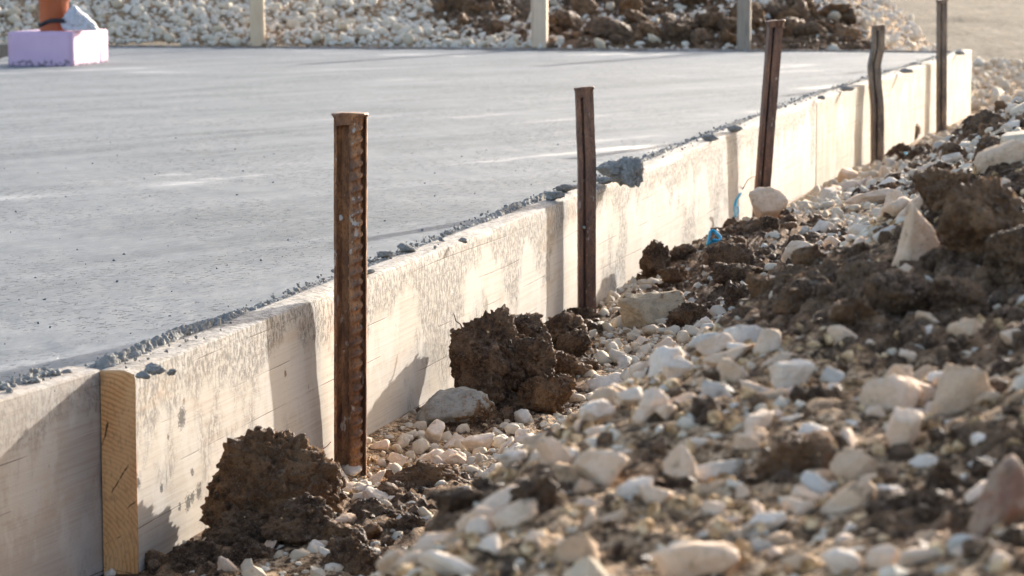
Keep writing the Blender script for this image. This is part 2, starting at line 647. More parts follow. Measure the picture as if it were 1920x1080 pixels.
BA = on_plane(253, 692)[:2]          # near outer corner of the long board
BB = on_plane(1531, 185)[:2]         # where the far board starts
BC = on_plane(1822, 92)[:2]          # far outer corner
T_BOARD = 0.048
d1 = (BB - BA) / np.linalg.norm(BB - BA)
d2 = (BC - BB) / np.linalg.norm(BC - BB)


def BX(Y):
    Y = np.asarray(Y, float)
    a = BA[0] + (Y - BA[1]) * d1[0] / d1[1]
    b = BB[0] + (Y - BB[1]) * d2[0] / d2[1]
    return np.where(Y < BB[1], a, b)


# height of the rubble beside the boards: (distance out from the board, Y, z)
GROUND_PTS = [
    (0, 1.2, -.30), (.4, 1.2, -.25), (.6, 1.2, -.08), (.75, 1.2, .03), (1.0, 1.2, .09), (1.4, 1.2, .14), (2, 1.2, .2),
    (1.02, 1.9, .119), (1.25, 1.75, .157), (0, 2.0, -.30), (.35, 2.0, -.26), (.55, 2.0, -.12),
    (.70, 2.3, .022), (.8, 2.4, .112), (1.2, 2.4, .19), (1.8, 2.4, .26), (0, 2.4, -.30), (.3, 2.4, -.285), (.55, 2.4, -.12),
    (.9, 2.6, .15), (.97, 2.8, .178), (1.16, 3.3, .305), (1.05, 3.1, .235), (.7, 3.0, -.0), (.5, 3.0, -.2), (.25, 3.0, -.3), (0, 3.0, -.31),
    (0, 3.6, -.272), (.12, 3.6, -.255), (.25, 3.6, -.24), (0, 4.0, -.268), (.15, 4.0, -.262), (.45, 3.6, -.225), (.6, 3.6, -.13), (.8, 3.6, .055), (1.05, 3.6, .22), (1.5, 3.6, .34), (2.5, 3.4, .40),
    (0, 4.6, -.27), (.08, 4.42, -.305), (.3, 4.5, -.27), (.5, 4.5, -.24), (.65, 4.5, -.16), (.85, 4.5, -.02), (1.1, 4.5, .13), (1.6, 4.5, .25), (2.6, 4.5, .33),
    (0, 5.5, -.285), (.3, 5.5, -.265), (.5, 5.5, -.22), (.7, 5.5, -.11), (.9, 5.5, .0), (1.2, 5.5, .11), (2.2, 5.5, .22),
    (0, 6.6, -.285), (.15, 6.7, -.235), (.23, 7.2, -.17), (.3, 6.6, -.19), (.53, 6.0, -.15), (.8, 6.6, -.04), (1.2, 6.6, .06), (2.2, 6.6, .15),
    (0, 8, -.30), (.2, 8, -.225), (.38, 8.3, -.185), (.51, 7.2, -.173), (.7, 8, -.08), (1.1, 8, .02), (2.2, 8, .1),
    (0, 10, -.335), (.3, 10, -.26), (.56, 9, -.16), (.75, 8.7, -.04), (.76, 10, -.02), (1.2, 10, .02), (2.4, 10, .06),
    (0, 12, -.35), (.4, 12, -.29), (.8, 12, -.1), (1.3, 12, -.02), (2.6, 12, 0.0),
    (0, 14, -.365), (.5, 14, -.33), (1.0, 14, -.16), (1.8, 14, -.1), (0, 16, -.38), (.6, 16, -.36), (1.2, 16, -.25), (2.6, 16, -.2),
    (0, 19, -.33), (1.2, 19, -.27), (3, 19, -.22), (0, 22, -.28), (3, 22, -.2), (-1.5, 19, -.35), (-1.5, 22, -.3),
]
_gp = np.array(GROUND_PTS)
_SC = np.array([1.0, 0.30])


def _phi(r2):
    return np.where(r2 > 1e-12, 0.5 * r2 * np.log(np.maximum(r2, 1e-12)), 0)


_q = _gp[:, :2] * _SC
_n = len(_q)
_K = _phi(((_q[:, None] - _q[None]) ** 2).sum(-1)) + 2e-4 * np.eye(_n)
_P = np.c_[np.ones(_n), _q]
_A = np.r_[np.c_[_K, _P], np.c_[_P.T, np.zeros((3, 3))]]
_W = np.linalg.solve(_A, np.r_[_gp[:, 2], 0, 0, 0])


def ground0(x, y):
    x, y = np.atleast_1d(np.asarray(x, float)), np.atleast_1d(np.asarray(y, float))
    q = np.stack([np.clip(x - BX(y), -2.0, 3.2), np.clip(y, 1.0, 22.5)], 1) * _SC
    out = np.empty(len(q))
    for s in range(0, len(q), 40000):
        c = q[s:s + 40000]
        k = _phi(((c[:, None] - _q[None]) ** 2).sum(-1))
        out[s:s + 40000] = k @ _W[:_n] + np.c_[np.ones(len(c)), c] @ _W[_n:]
    return out


def ground(x, y):
    x, y = np.atleast_1d(np.asarray(x, float)), np.atleast_1d(np.asarray(y, float))
    lat = x - BX(y)
    a = smooth01(lat / 0.25)
    return ground0(x, y) + a * 0.016 * fbm(xyz(x * 7, y * 7), 3, 4) + 0.008 * a * fbm(xyz(x * 22, y * 22), 2, 5)


def hit(px, py):
    """the spot on the rubble seen at a point of the photograph"""
    Y = np.exp(np.linspace(math.log(1.3), math.log(24), 900))
    d = ray(px, py)
    k = Y / d[1]
    X, Z = d[0] * k, CAM_H + d[2] * k
    b = np.where((Z < ground0(X, Y)) & (X > BX(Y) - 0.08))[0]
    j = b[0] if len(b) else len(Y) - 1
    return np.array([X[j], Y[j], Z[j]])


def project(p):
    p = np.atleast_2d(p)
    dy, dz = p[:, 1], p[:, 2] - CAM_H
    depth = dy * cp_ - dz * sp_
    up = dy * sp_ + dz * cp_
    return 960 + F_PX * p[:, 0] / depth, 540 - F_PX * up / depth, depth


def seen(p):
    """points that the heap does not hide from the photograph's position"""
    ok = np.ones(len(p), bool)
    for t in np.linspace(0.25, 0.97, 36):
        q = p * t + np.array([0, 0, CAM_H]) * (1 - t)
        lat = q[:, 0] - BX(q[:, 1])
        ok &= ~((ground0(q[:, 0], q[:, 1]) > q[:, 2] + 0.004) & (lat > 0.02))
    return ok


# dark earth lies in patches: (x px, y px, width px, height px, weight)
SOIL_PX = [
    (380, 1010, 260, 150, 1), (560, 960, 300, 60, 1), (790, 915, 190, 90, 1), (860, 960, 120, 50, .8), (700, 1010, 220, 80, .8),
    (980, 660, 250, 160, 1.1), (880, 770, 190, 90, .9), (1060, 600, 150, 70, 1), (1290, 560, 300, 90, 1), (1220, 500, 150, 80, 1),
    (1420, 450, 330, 150, 1.2), (1520, 540, 260, 70, 1), (1720, 340, 220, 130, .6), (1830, 250, 260, 120, .9), (1680, 290, 140, 60, .9),
    (1850, 430, 330, 200, 1.3), (1680, 560, 380, 190, 1.1), (1860, 640, 180, 110, .7), (1540, 770, 90, 90, .5), (1720, 960, 240, 130, .75),
    (1860, 850, 160, 90, .5), (1890, 1050, 120, 60, .9), (1000, 960, 130, 100, .7), (1240, 880, 90, 130, .6), (1320, 770, 150, 90, .5), (1000, 890, 70, 90, .6),
    (1450, 890, 120, 60, .4),
]
SOIL = []
for (px, py, w, h, wt) in SOIL_PX:
    a, b, c = hit(px, py), hit(px, py - h / 2), hit(px, min(py + h / 2, 1150))
    ry = max(abs(b[1] - c[1]) / 2, w * a[1] / F_PX * 0.4)
    ry = min(ry, w * a[1] / F_PX * 3.0)
    SOIL.append((a[0], a[1], w / 2 * a[1] / F_PX, ry, wt))


def soil_at(x, y):
    x, y = np.atleast_1d(x), np.atleast_1d(y)
    s = np.zeros(len(x))
    for (cx, cy, rx, ry, wt) in SOIL:
        q = ((x - cx) / rx) ** 2 + ((y - cy) / ry) ** 2
        s = np.maximum(s, wt * np.clip(1.25 - q * 0.75, 0, 1))
    lat = x - BX(y)
    out = np.clip((np.abs(lat - 0.5) - 0.9) / 0.5, 0, 1) * 0.35
    s = np.maximum(s, out)
    return np.clip(s + 0.35 * fbm(xyz(x * 9, y * 6), 3, 21), 0, 1)


# ------------------------------------------------------------------ ground, rubble, far embankment
def flat_grid(xs, ys, zf):
    gx, gy = np.meshgrid(xs, ys)
    x, y = gx.ravel(), gy.ravel()
    return np.stack([x, y, zf(x, y)], 1), grid_faces(len(ys), len(xs))


def far_ground():
    m = M("site_ground", 0.95, 0.15)
    n1 = m.noise(m.pos, 1.2, 6, 0.65)
    n2 = m.noise(m.pos, 14, 5, 0.65)
    c = m.ramp(n1, [(0.3, (0.30, 0.24, 0.17)), (0.5, (0.38, 0.32, 0.24)), (0.7, (0.46, 0.41, 0.34))])
    c = m.mix(m.step(n2, 0.5, 0.7, 0, 0.5), c, (0.17, 0.13, 0.09))
    mt = m.done(c, None, m.bump(n2, 0.8, 0.03))
    e = np.concatenate([-np.geomspace(900, 6, 14), np.linspace(-5, 5, 5), np.geomspace(6, 900, 14)])
    v, f = flat_grid(e, e + 12, lambda x, y: np.full(len(x), -0.62))
    kind(link("ground", raw_mesh("ground", v, f, mt)), "structure")


far_ground()


def rubble_ground():
    Y = np.exp(np.linspace(math.log(1.05), math.log(23.5), 620))
    u = np.linspace(0, 1, 300)
    V = []
    for y in Y:
        lat0 = -0.058 - 1.9 * float(smooth01((y - BC[1] - 0.05) / 0.5))
        latm = 1.5 + 0.11 * y
        V.append(np.stack([BX(y) + lat0 + (latm - lat0) * u ** 1.25, np.full(300, y)], 1))
    V = np.concatenate(V)
    x, y = V[:, 0], V[:, 1]
    s = soil_at(x, y)
    z = ground(x, y)
    lat = x - BX(y)
    a = smooth01(lat / 0.05)
    z = z + a * (0.012 * (0.0 + dome2(x * 38, y * 38, 3)) + 0.009 * (0.0 + dome2(x * 85, y * 85, 5))) * (0.5 + s)
    edge = smooth01((y - 21.5) / 2)
    z = z - 0.45 * edge - 0.5 * smooth01((lat - (1.35 + 0.11 * y)) / 0.25) * (y < 14)
    me = raw_mesh("rubble_ground", np.stack([x, y, z], 1), grid_faces(620, 300), MAT_GROUND, True, attrs={"soil": s})
    kind(link("rubble_ground", me), "structure")


rubble_ground()

# slab outline
REAR_Y0, REAR_Y1 = on_plane(210, 84)[1], on_plane(1750, 95)[1]
REAR_X0, REAR_X1 = on_plane(210, 84)[0], on_plane(1750, 95)[0]


def rear_y(x):
    return REAR_Y0 + (np.asarray(x) - REAR_X0) * (REAR_Y1 - REAR_Y0) / (REAR_X1 - REAR_X0)


def mound_h(x, y):
    """rubble banked up behind the slab; higher to the west, running out to the east"""
    t = y - rear_y(x)
    east = smooth01((3.0 - x + 0.16 * t) / 1.35)
    slope = 0.20 + 0.14 * smooth01((-0.3 - x) / 2.0)
    top = 0.56 + 0.18 * smooth01((-0.5 - x) / 2.0)
    h = top * (1 - np.exp(-np.maximum(t, 0) * slope / top * 1.15))
    h = h - np.maximum(t - 3.4, 0) * 0.35
    n = 0.045 * fbm(xyz(x * 2.2, y * 2.2), 4, 8)
    return -0.55 + (h + 0.53 + n) * east + 0.0 * x


def mound_soil(x, y):
    t = y - rear_y(x)
    s = 0
    for (cx, ct, rx, rt, w) in ((1.0, 0.5, .7, .5, 1.25), (1.75, .55, .65, .75, 1.2), (-.15, 1.2, .4, .9, 1.1), (.4, .35, .4, .4, 1.0), (.75, 1.5, .8, .6, .8), (2.4, .35, .35, .4, .5)):
        s = np.maximum(s, w * np.clip(1.2 - (((x - cx) / rx) ** 2 + ((t - ct) / rt) ** 2) * 0.8, 0, 1))
    return np.clip(s + 0.3 * fbm(xyz(x * 4, y * 4), 3, 33), 0, 1)


def mound():
    xs = np.linspace(-5.5, 4.6, 300)
    t = np.linspace(0.02, 5.0, 150)
    gx, gt = np.meshgrid(xs, t)
    x = gx.ravel()
    y = rear_y(x) + gt.ravel()
    z = mound_h(x, y) + 0.02 * (0.0 + dome2(x * 16, y * 16, 9))
    s = mound_soil(x, y)
    me = raw_mesh("rubble_mound", np.stack([x, y, z], 1), grid_faces(150, 300), MAT_GROUND, True, attrs={"soil": s})
    kind(link("rubble_mound", me), "structure")


mound()


def earth_field():
    m = M("dry_earth", 0.95, 0.1)
    n1 = m.noise(m.pos, (4.5, 0.9, 2), 6, 0.8)
    n2 = m.noise(m.pos, (14, 2.2, 5), 5, 0.75)
    c = m.ramp(n1, [(0.38, (0.022, 0.016, 0.010)), (0.5, (0.062, 0.046, 0.029)), (0.62, (0.15, 0.122, 0.088))])
    c = m.mix(m.step(n2, 0.46, 0.60, 0, 0.75), c, (0.11, 0.08, 0.045))
    mt = m.done(c, None, m.bump(m.math('ADD', n1, n2), 0.5, 0.05))
    xs = np.linspace(-30, 40, 260)
    t = np.linspace(0, 1, 160) ** 1.8 * 90
    gx, gt = np.meshgrid(xs, t)
    x, tt = gx.ravel(), gt.ravel()
    y = 23.2 + tt
    z = -0.40 + 0.006 * tt + 0.05 * fbm(xyz(x * .8, y * .8), 5, 12) + 0.035 * fbm(xyz(x * 5, y * 3), 3, 13)
    z = z - 0.5 * smooth01((tt - 80) / 10) - 0.3 * smooth01((0.6 - tt) / 0.6)
    me = raw_mesh("earth_field", np.stack([x, y, z], 1), grid_faces(160, 260), mt)
    kind(link("earth_field", me), "structure")


earth_field()


def slab():
    nr, nc = 620, 440
    Y0 = 2.2
    V = []
    yr = np.exp(np.linspace(0, 1, nr) * math.log(17.2 / Y0)) * Y0
    for y in yr:
        xr = BX(y) - (0.055 if y < BA[1] + 0.03 else 0.022)
        if y < BA[1] + 0.03:
            xr = BA[0] - 0.065 + (y - BA[1]) * LB_DX
        w = 0.6 + 0.30 * y
        u = np.linspace(0, 1, nc) ** 1.5
        V.append(np.stack([xr - w * u[::-1], np.full(nc, y)], 1))
    V = np.concatenate(V)
    x, y = V[:, 0], V[:, 1]
    ymax = rear_y(x) - 0.01
    y = np.minimum(y, ymax)
    lat = (BX(y) - T_BOARD) - x
    # rough drag marks, pits and small torn ridges left by the screed
    q = xyz(x * 22 + y * 3, y * 9)
    z = -0.012 + 0.0025 * fbm(xyz(x * 1.6, y * 1.2), 3, 41) + 0.0016 * fbm(q, 4, 42, 0.6)
    rid = np.clip(fbm(xyz(x * 75 + y * 10, y * 16), 3, 43) - 0.24, 0, 1)
    msk = smooth01(fbm(xyz(x * 3, y * 2), 2, 44) * 1.5 + 0.5)
    z = z + 0.004 * rid * msk * smooth01((7.5 - y) / 3.5)
    # rough unworked strip beside the boards
    e = np.exp(-np.maximum(lat, 0) / 0.035)
    z = z + e * 0.004
    me = raw_mesh("concrete_slab", np.stack([x, y, z], 1), grid_faces(nr, nc), MAT_CONC)
    kind(link("concrete_slab", me), "structure")


_lb0, _lb1 = on_plane(0, 757)[:2], on_plane(186, 700)[:2]
LB_DX = (_lb1[0] - _lb0[0]) / (_lb1[1] - _lb0[1])
slab()


# ------------------------------------------------------------------ formwork boards
def board(name, A, B, h, label, mat, seed, cap_mat=None, thick=T_BOARD, far_cap=True, wear=1.0, group="timber boards that form the edge of the slab"):
    L = float(np.linalg.norm(B - A))
    d = (B - A) / L
    root = thing(name, label, "board", (A[0], A[1], 0.0), math.atan2(d[1], d[0]), group)
    n = int(90 + L * 55)
    xs = np.linspace(0, L, n)
    zs = np.concatenate([np.linspace(-h, -0.03, 26), [-0.022, -0.015, -0.009, -0.005, -0.002, 0.0]])
    ys = np.concatenate([[0.002, 0.005, 0.009, 0.015, 0.022], np.linspace(0.030, thick, 4)])
    per = [(0.0, z) for z in zs] + [(y, 0.0) for y in ys] + [(thick, -h * 0.5), (thick, -h)]
    per = np.array(per)
    k = len(per)
    X = np.repeat(xs, k)
    Yp = np.tile(per[:, 0], n)
    Zp = np.tile(per[:, 1], n)
    face = (Yp < 1e-6)
    topm = (Zp > -1e-6)
    yy, zz = Yp.copy(), Zp.copy()
    yy -= face * (0.0013 * fbm(xyz(X * 2.5, Zp * 22), 4, seed) + 0.0012 * np.abs(fbm(xyz(X * 1.2, Zp * 60), 3, seed + 2)))
    # worn, splintered upper arris
    chip = 0.0025 + 0.010 * wear * np.clip(fbm(xyz(X * 3.2, X * 0 + seed), 4, seed + 5, 0.6) - 0.05, 0, 1) * 2
    ed = np.clip(1 - (np.where(face, -Zp, Yp)) / 0.016, 0, 1) * (face | topm)
    zz -= ed * chip * topm
    zz -= ed * chip * face * 0.8
    yy += ed * chip * 0.55 * face
    zz += topm * (0.0022 * fbm(xyz(X * 4, Yp * 60), 4, seed + 8) + 0.003 * fbm(xyz(X * 0.8, X * 0), 2, seed + 9) - 0.0015)
    V = np.stack([X, yy, zz], 1)
    f = grid_faces(n, k, True)
    ob = link("plank_body", raw_mesh(name, V, f, mat), root)
    ob.data["kind_note"] = ""
    for end, nm in ((0, "end_grain"), (n - 1, "far_end")):
        if end and not far_cap:
            continue
        ring = V[end * k:(end + 1) * k].copy()
        ring[:, 0] += -0.001 if end == 0 else 0.001
        # triangle strip between the face side and the back side
        bm = bmesh.new()
        vs = [bm.verts.new(p) for p in ring]
        fc = bm.faces.new(vs if end else vs[::-1])
        bmesh.ops.triangulate(bm, faces=[fc])
        me = bpy.data.meshes.new(nm)
        bm.to_mesh(me)
        bm.free()
        me.materials.append(cap_mat or mat)
        link(nm if end == 0 else "sawn_end", me, root)
    return root


SPOT_DARK = (0.035, 0.03, 0.026)


def bl(px, py):
    """board coordinates (along, down) of a spot on the long board's face"""
    d = ray(px, py)
    n = np.array([d1[1], -d1[0], 0])
    k = np.dot(np.array([BA[0], BA[1], 0]) - np.array([0, 0, CAM_H]), n) / np.dot(d, n)
    p = np.array([0, 0, CAM_H]) + d * k
    return float(np.dot(p[:2] - BA, d1)), float(p[2])


spots = [(*bl(341, 783), 0.011, SPOT_DARK), (*bl(345, 752), 0.0035, (0.16, 0.09, 0.05)), (*bl(680 - 320 + 175, 700 - 0), 0.004, (0.16, 0.09, 0.05)),
         (*bl(372, 922), 0.008, SPOT_DARK), (*bl(352, 942), 0.008, SPOT_DARK), (*bl(360, 932), 0.006, SPOT_DARK), (*bl(336, 950), 0.004, SPOT_DARK),
         (*bl(360, 885), 0.0045, SPOT_DARK), (*bl(303, 915), 0.0045, SPOT_DARK), (*bl(258, 905), 0.006, SPOT_DARK), (*bl(315, 820), 0.003, (0.1, 0.06, 0.04)),
         (*bl(912, 574), 0.010, (0.22, 0.19, 0.15)), (*bl(968, 560), 0.003, SPOT_DARK)]
MAT_B1 = make_board("weathered_board", (0.43, 0.38, 0.32), spots)
MAT_B2 = make_board("clean_board", (0.36, 0.305, 0.235), (), 0.6)
MAT_B3 = make_board("plain_board", (0.40, 0.345, 0.29), (), 0.45)

board("formwork_board", BA, BB, 0.42, "long whitewashed board with orange end grain, holding the slab's edge", MAT_B1, 11, MAT_END)
ov = 0.0
board("formwork_board", BB + d2 * 0.004 + np.array([d2[1], -d2[0]]) * 0.002, BC, 0.48, "pale clean board past the bend, behind the bent stake", MAT_B2, 23)
_e = BA + np.array([-d1[1], d1[0]]) * (T_BOARD + 0.002) + d1 * 0.004
_s = _e - (_lb1 - _lb0) / np.linalg.norm(_lb1 - _lb0) * 1.4
board("formwork_board", _s, _e, 0.42, "shaded board lapped behind the orange end grain of the long board", MAT_B3, 31, wear=0.6)
_ra = np.array([4.0, 0]) * 0 + np.array([REAR_X1 + 0.55, 0])
_p0 = np.array([2.50, float(rear_y(2.50)) + 0.0])
_p1 = np.array([-5.2, float(rear_y(-5.2)) + 0.0])
board("formwork_board", _p1, _p0, 0.4, "low board along the slab's far side under the rubble mound", make_board("dark_board", (0.22, 0.15, 0.105), (), 0.5), 37, thick=0.035, wear=1.6)


# ------------------------------------------------------------------ stakes
def sweep(name, prof, path, ax, mat, parent, smooth=False, noise=0.0, seed=0, cap=True):
    """prof: closed outline (metres, x across, y towards the viewer); path: points bottom to top; ax: direction of profile x in plan"""
    prof = np.asarray(prof, float)
    path = np.asarray(path, float)
    ax = np.array([ax[0], ax[1], 0.0])
    ax /= np.linalg.norm(ax)
    ay = np.array([ax[1], -ax[0], 0.0])
    k, n = len(prof), len(path)
    V = (path[:, None, :] + prof[None, :, 0:1] * ax + prof[None, :, 1:2] * ay).reshape(-1, 3)
    if noise:
        V = V + noise * np.stack([fbm(V * 60, 3, seed), fbm(V * 60, 3, seed + 1), 0 * V[:, 0]], 1)
    f = grid_faces(n, k, True)
    bm = bmesh.new()
    vs = [bm.verts.new(p) for p in V]
    for q in f:
        bm.faces.new([vs[i] for i in q])
    if cap:
        bm.faces.new([vs[(n - 1) * k + i] for i in range(k)])
        bm.faces.new([vs[i] for i in range(k)][::-1])
    bmesh.ops.recalc_face_normals(bm, faces=bm.faces)
    me = bpy.data.meshes.new(name)
    bm.to_mesh(me)
    bm.free()
    me.materials.append(mat)
    for p in me.polygons:
        p.use_smooth = smooth
    return link(name, me, parent)


def dense(prof, step=0.004):
    out = []
    for i in range(len(prof)):
        a, b = np.array(prof[i]), np.array(prof[(i + 1) % len(prof)])
        m = max(1, int(np.linalg.norm(b - a) / step))
        for j in range(m):
            out.append(a + (b - a) * j / m)
    return np.array(out)


def path_pts(pts, step=0.012):
    pts = np.asarray(pts, float)
    d = np.r_[0, np.cumsum(np.linalg.norm(np.diff(pts, axis=0), axis=1))]
    t = np.linspace(0, d[-1], max(3, int(d[-1] / step)))
    return np.stack([np.interp(t, d, pts[:, k]) for k in range(3)], 1)


def hammered_head(parent, loc, ax, wx, wy, h, mat, seed, tilt=0.0):
    """steel mushroomed by hammer blows: a flared lip and a dished top"""
    prof = [(0.80, -1.0), (0.84, -0.75), (0.88, -0.5), (0.94, -0.3), (1.0, -0.14), (1.0, -0.05), (0.98, 0.0), (0.7, 0.03), (0.35, 0.02), (0.02, 0.0)]
    ns = 40
    th = np.linspace(0, 2 * math.pi, ns, endpoint=False)
    V = []
    for (r, z) in prof:
        lip = np.clip((r - 0.8) * 4, 0, 1) if z > -1 else 0
        rr = r * (1 + 0.22 * lip * fbm(xyz(np.cos(th) * 1.9 + seed, np.sin(th) * 1.9), 3, seed))
        se = 1 / np.maximum((np.abs(np.cos(th)) ** 3.2 + np.abs(np.sin(th)) ** 3.2), 1e-6) ** (1 / 3.2)
        V.append(np.stack([np.cos(th) * rr * se * wx / 2, np.sin(th) * rr * se * wy / 2,
                           z * h + 0.0025 * fbm(xyz(np.cos(th) * r * 2, np.sin(th) * r * 2 + seed), 3, seed + 3) + tilt * np.cos(th) * r * wx / 2 * (z > -0.8)], 1))
    V = np.concatenate(V)
    a = math.atan2(ax[1], ax[0])
    c, s = math.cos(a), math.sin(a)
    V = np.stack([V[:, 0] * c - V[:, 1] * s, V[:, 0] * s + V[:, 1] * c, V[:, 2]], 1) + np.asarray(loc)
    f = grid_faces(len(prof), ns, True)
    return link("hammered_head", raw_mesh("hammered_head", V, f, mat), parent)


def ribbed_bar(parent, path, ax, cx, cy, r, mat, pitch=0.0185, rib=0.0026):
    path = np.asarray(path, float)
    ax = np.array([ax[0], ax[1], 0.0]) / np.linalg.norm(ax)
    ay = np.array([ax[1], -ax[0], 0.0])
    ns = 28
    L = float(np.linalg.norm(path[-1] - path[0]))
    n = int(L / 0.0017)
    t = np.linspace(0, 1, n)
    P = path[0] + (path[-1] - path[0]) * t[:, None]
    th = np.linspace(0, 2 * math.pi, ns, endpoint=False)
    T, TH = np.meshgrid(t * L, th, indexing='ij')
    ph = (T / pitch + (TH / (2 * math.pi)) * 1.5) % 1.0
    side = np.abs(np.sin(TH + 0.5)) ** 0.5
    bumpv = np.exp(-((ph - 0.5) / 0.20) ** 4) * side
    lon = np.exp(-(np.sin(TH + 0.5) / 0.16) ** 2) * 0.55
    rr = r + rib * np.maximum(bumpv, lon) - rib * 0.4
    V = P[:, None, :] + (cx + rr * np.cos(TH))[..., None] * ax + (cy + rr * np.sin(TH))[..., None] * ay
    return link("ribbed_bar", raw_mesh("ribbed_bar", V.reshape(-1, 3), grid_faces(n, ns, True), mat), parent)


def edge_pt(px, out=0.0):
    """point of the boards' outer top edge seen at photo column px, moved outward"""
    u = (px - 960) / F_PX
    for (A, d, lim) in ((BA, d1, BB[1]), (BB, d2, 99)):
        nrm = np.array([d[1], -d[0]])
        A2 = A + nrm * out
        # x = u * depth ; depth = y*cp + (CAM_H)*sp for points at z = 0
        k = (u * (A2[1] * cp_ + CAM_H * sp_) - A2[0]) / (d[0] - u * d[1] * cp_)
        p = A2 + d * k
        if p[1] <= lim:
            return p
    return p


def z_of(py, Y):
    return float(at(960, py, Y)[2])


GROUP_S = "steel stakes driven against the boards"
# first stake: channel with a ribbed bar in it
p = edge_pt(655, 0.040)
Y1 = p[1]
ztop, zbot = z_of(212, Y1), -0.42
lean_y = -0.035
root = thing("steel_stake", "rusty stake with a thick ribbed bar, closest to the orange end grain", "stake", (p[0], p[1], -0.29), 0, GROUP_S)
vx = (1.0, 0.03)
bt = np.array([-0.004, 0.022, zbot + 0.29])
tp = np.array([0.0045, lean_y, ztop + 0.29])
w = 0.0245
ch = [(-w, 0.010), (-w, -0.012), (w + 0.003, -0.012), (w + 0.003, 0.013), (w + 0.0008, 0.013), (w - 0.001, -0.006), (-w + 0.012, -0.0065), (-w + 0.0045, -0.001), (-w + 0.0045, 0.010)]
pts = path_pts([bt, tp])
sweep("channel", dense(ch), pts, vx, MAT_RUST, root, noise=0.0007, seed=3)
ribbed_bar(root, [bt, tp - np.array([0, 0, 0.010])], vx, 0.0095, 0.0110, 0.0105, MAT_RUST, 0.0190, 0.0048)
hammered_head(root, tp + np.array([0.0, 0.0, 0.002]), vx, 0.0555, 0.046, 0.018, MAT_RUST, 5)
fl = link("white_fleck", raw_mesh("white_fleck", stone_shape(4, 2)[0] * np.array([.0035, .0014, .0058]), ico(2)[1],
          make_simple("fleck_white", [(0.3, (0.6, 0.58, 0.54)), (0.7, (0.75, 0.73, 0.7))])), root)  # small raised white spot on the channel
fp = at(640, 407, Y1) - np.array([p[0], p[1], -0.29])
fl.location = (fp[0], bt[1] + (tp[1] - bt[1]) * 0.72 - 0.0 + 0.0065 - 0.005, fp[2])


def section_stake(px_pts, label, out, scale, mat, headw, seed, cap=True, vx=(1.0, 0.10)):
    """rolled steel section with a deep groove, its path given by photo columns and rows"""
    base = edge_pt(px_pts[0][0], out)
    Y = base[1]
    root = thing("steel_stake", label, "stake", (base[0], base[1], -0.30), 0, GROUP_S)
    org = np.array([base[0], base[1], -0.30])
    P = [at(x, y, Y) - org for (x, y) in px_pts]
    P[0] = P[0] + (P[0] - P[1]) / max(np.linalg.norm(P[0] - P[1]), 1e-6) * 0.10
    s = scale
    pr = [(-.020, .010), (-.020, -.012), (.020, -.012), (.020, .012), (.000, .013), (-.0035, .010), (-.0035, -.003), (-.0095, -.003), (-.0095, .010)]
    pr = [(a * s, b * s) for a, b in pr]
    sweep("rolled_section", dense(pr, 0.006), path_pts(P, 0.015), vx, mat, root, noise=0.0009, seed=seed)
    if cap:
        hammered_head(root, P[-1] + np.array([0, 0, 0.003]), vx, headw, headw * 0.8, 0.022, mat, seed + 5, 0.10)
    return root, org, Y


r2, o2, Y2 = section_stake([(1100, 585), (1100, 300), (1098, 262), (1095, 166)], "dark grooved stake beside the grey concrete lump on the board", 0.040, 0.98, MAT_RUST_D, 0.043, 21)
bo = link("bolt", raw_mesh("bolt", clod_shape(9, 2)[0] * np.array([.004, .003, .006]), ico(2)[1], make_simple("dull_bolt", [(0.3, (0.12, 0.14, 0.12)), (0.7, (0.3, 0.32, 0.29))])), r2)
bo.location = Vector(at(1095, 425, Y2) - o2) + Vector((0, -0.012, 0))
section_stake([(1429, 360), (1454, 40)], "slanting rusty stake beside the round boulder", 0.055, 1.12, MAT_RUST_D, 0.060, 22, vx=(1, 0.25))
section_stake([(1645, 305), (1645, 200), (1641, 160), (1639, 122), (1646, 90), (1647, 48)], "bent stake with a kink near its head, in front of the pale clean board", 0.050, 1.25, MAT_STEEL_G, 0.055, 23, vx=(1, 0.3))
section_stake([(1765, 245), (1766, 0)], "tall straight grey stake nearest the corner of the pale board", 0.045, 1.18, MAT_STEEL_G, 0.062, 24, vx=(1, 0.3))


# timber posts behind the slab
def post(px, wpx, label, mat, seed, square, ztop=0.62):
    u = (px - 960) / F_PX
    Y = float(rear_y(u * 16.7)) + 0.075
    X = u * (Y * cp_ + CAM_H * sp_)
    wd = wpx * Y / F_PX
    root = thing("timber_post", label, "post", (X, Y, -0.2), R(-8 if square else 0), "timber posts behind the far board")
    if square:
        h = wd / 2
        c = 0.006
        pr = [(-h, -h + c), (-h + c, -h), (h - c, -h), (h, -h + c), (h, h - c), (h - c, h), (-h + c, h), (-h, h - c)]
    else:
        pr = [(math.cos(a) * wd / 2 * (1 + 0.03 * math.sin(3 * a)), math.sin(a) * wd / 2) for a in np.linspace(0, 2 * math.pi, 24, endpoint=False)]
    lean = 0.016 if not square else 0.002
    sweep("shaft", pr, path_pts([(0, 0, -0.3), (-lean, 0, ztop + 0.2)], 0.03), (1, 0), mat, root, smooth=not square, noise=0.002, seed=seed)
    top = np.array(pr) * 0.999
    V = np.c_[top, np.full(len(top), ztop + 0.2 + 0.002)] + np.array([-lean, 0, 0])
    bm = bmesh.new()
    lo = [bm.verts.new(q) for q in V]
    hi = [bm.verts.new((q[0] * 0.9, q[1] * 0.9, q[2] + 0.006)) for q in V]
    k = len(V)
    for i in range(k):
        bm.faces.new((lo[i], lo[(i + 1) % k], hi[(i + 1) % k], hi[i]))
    bm.faces.new(hi)
    me = bpy.data.meshes.new("sawn_top")
    bm.to_mesh(me)
    bm.free()
    me.materials.append(MAT_END)
    link("sawn_top", me, root)
    return root


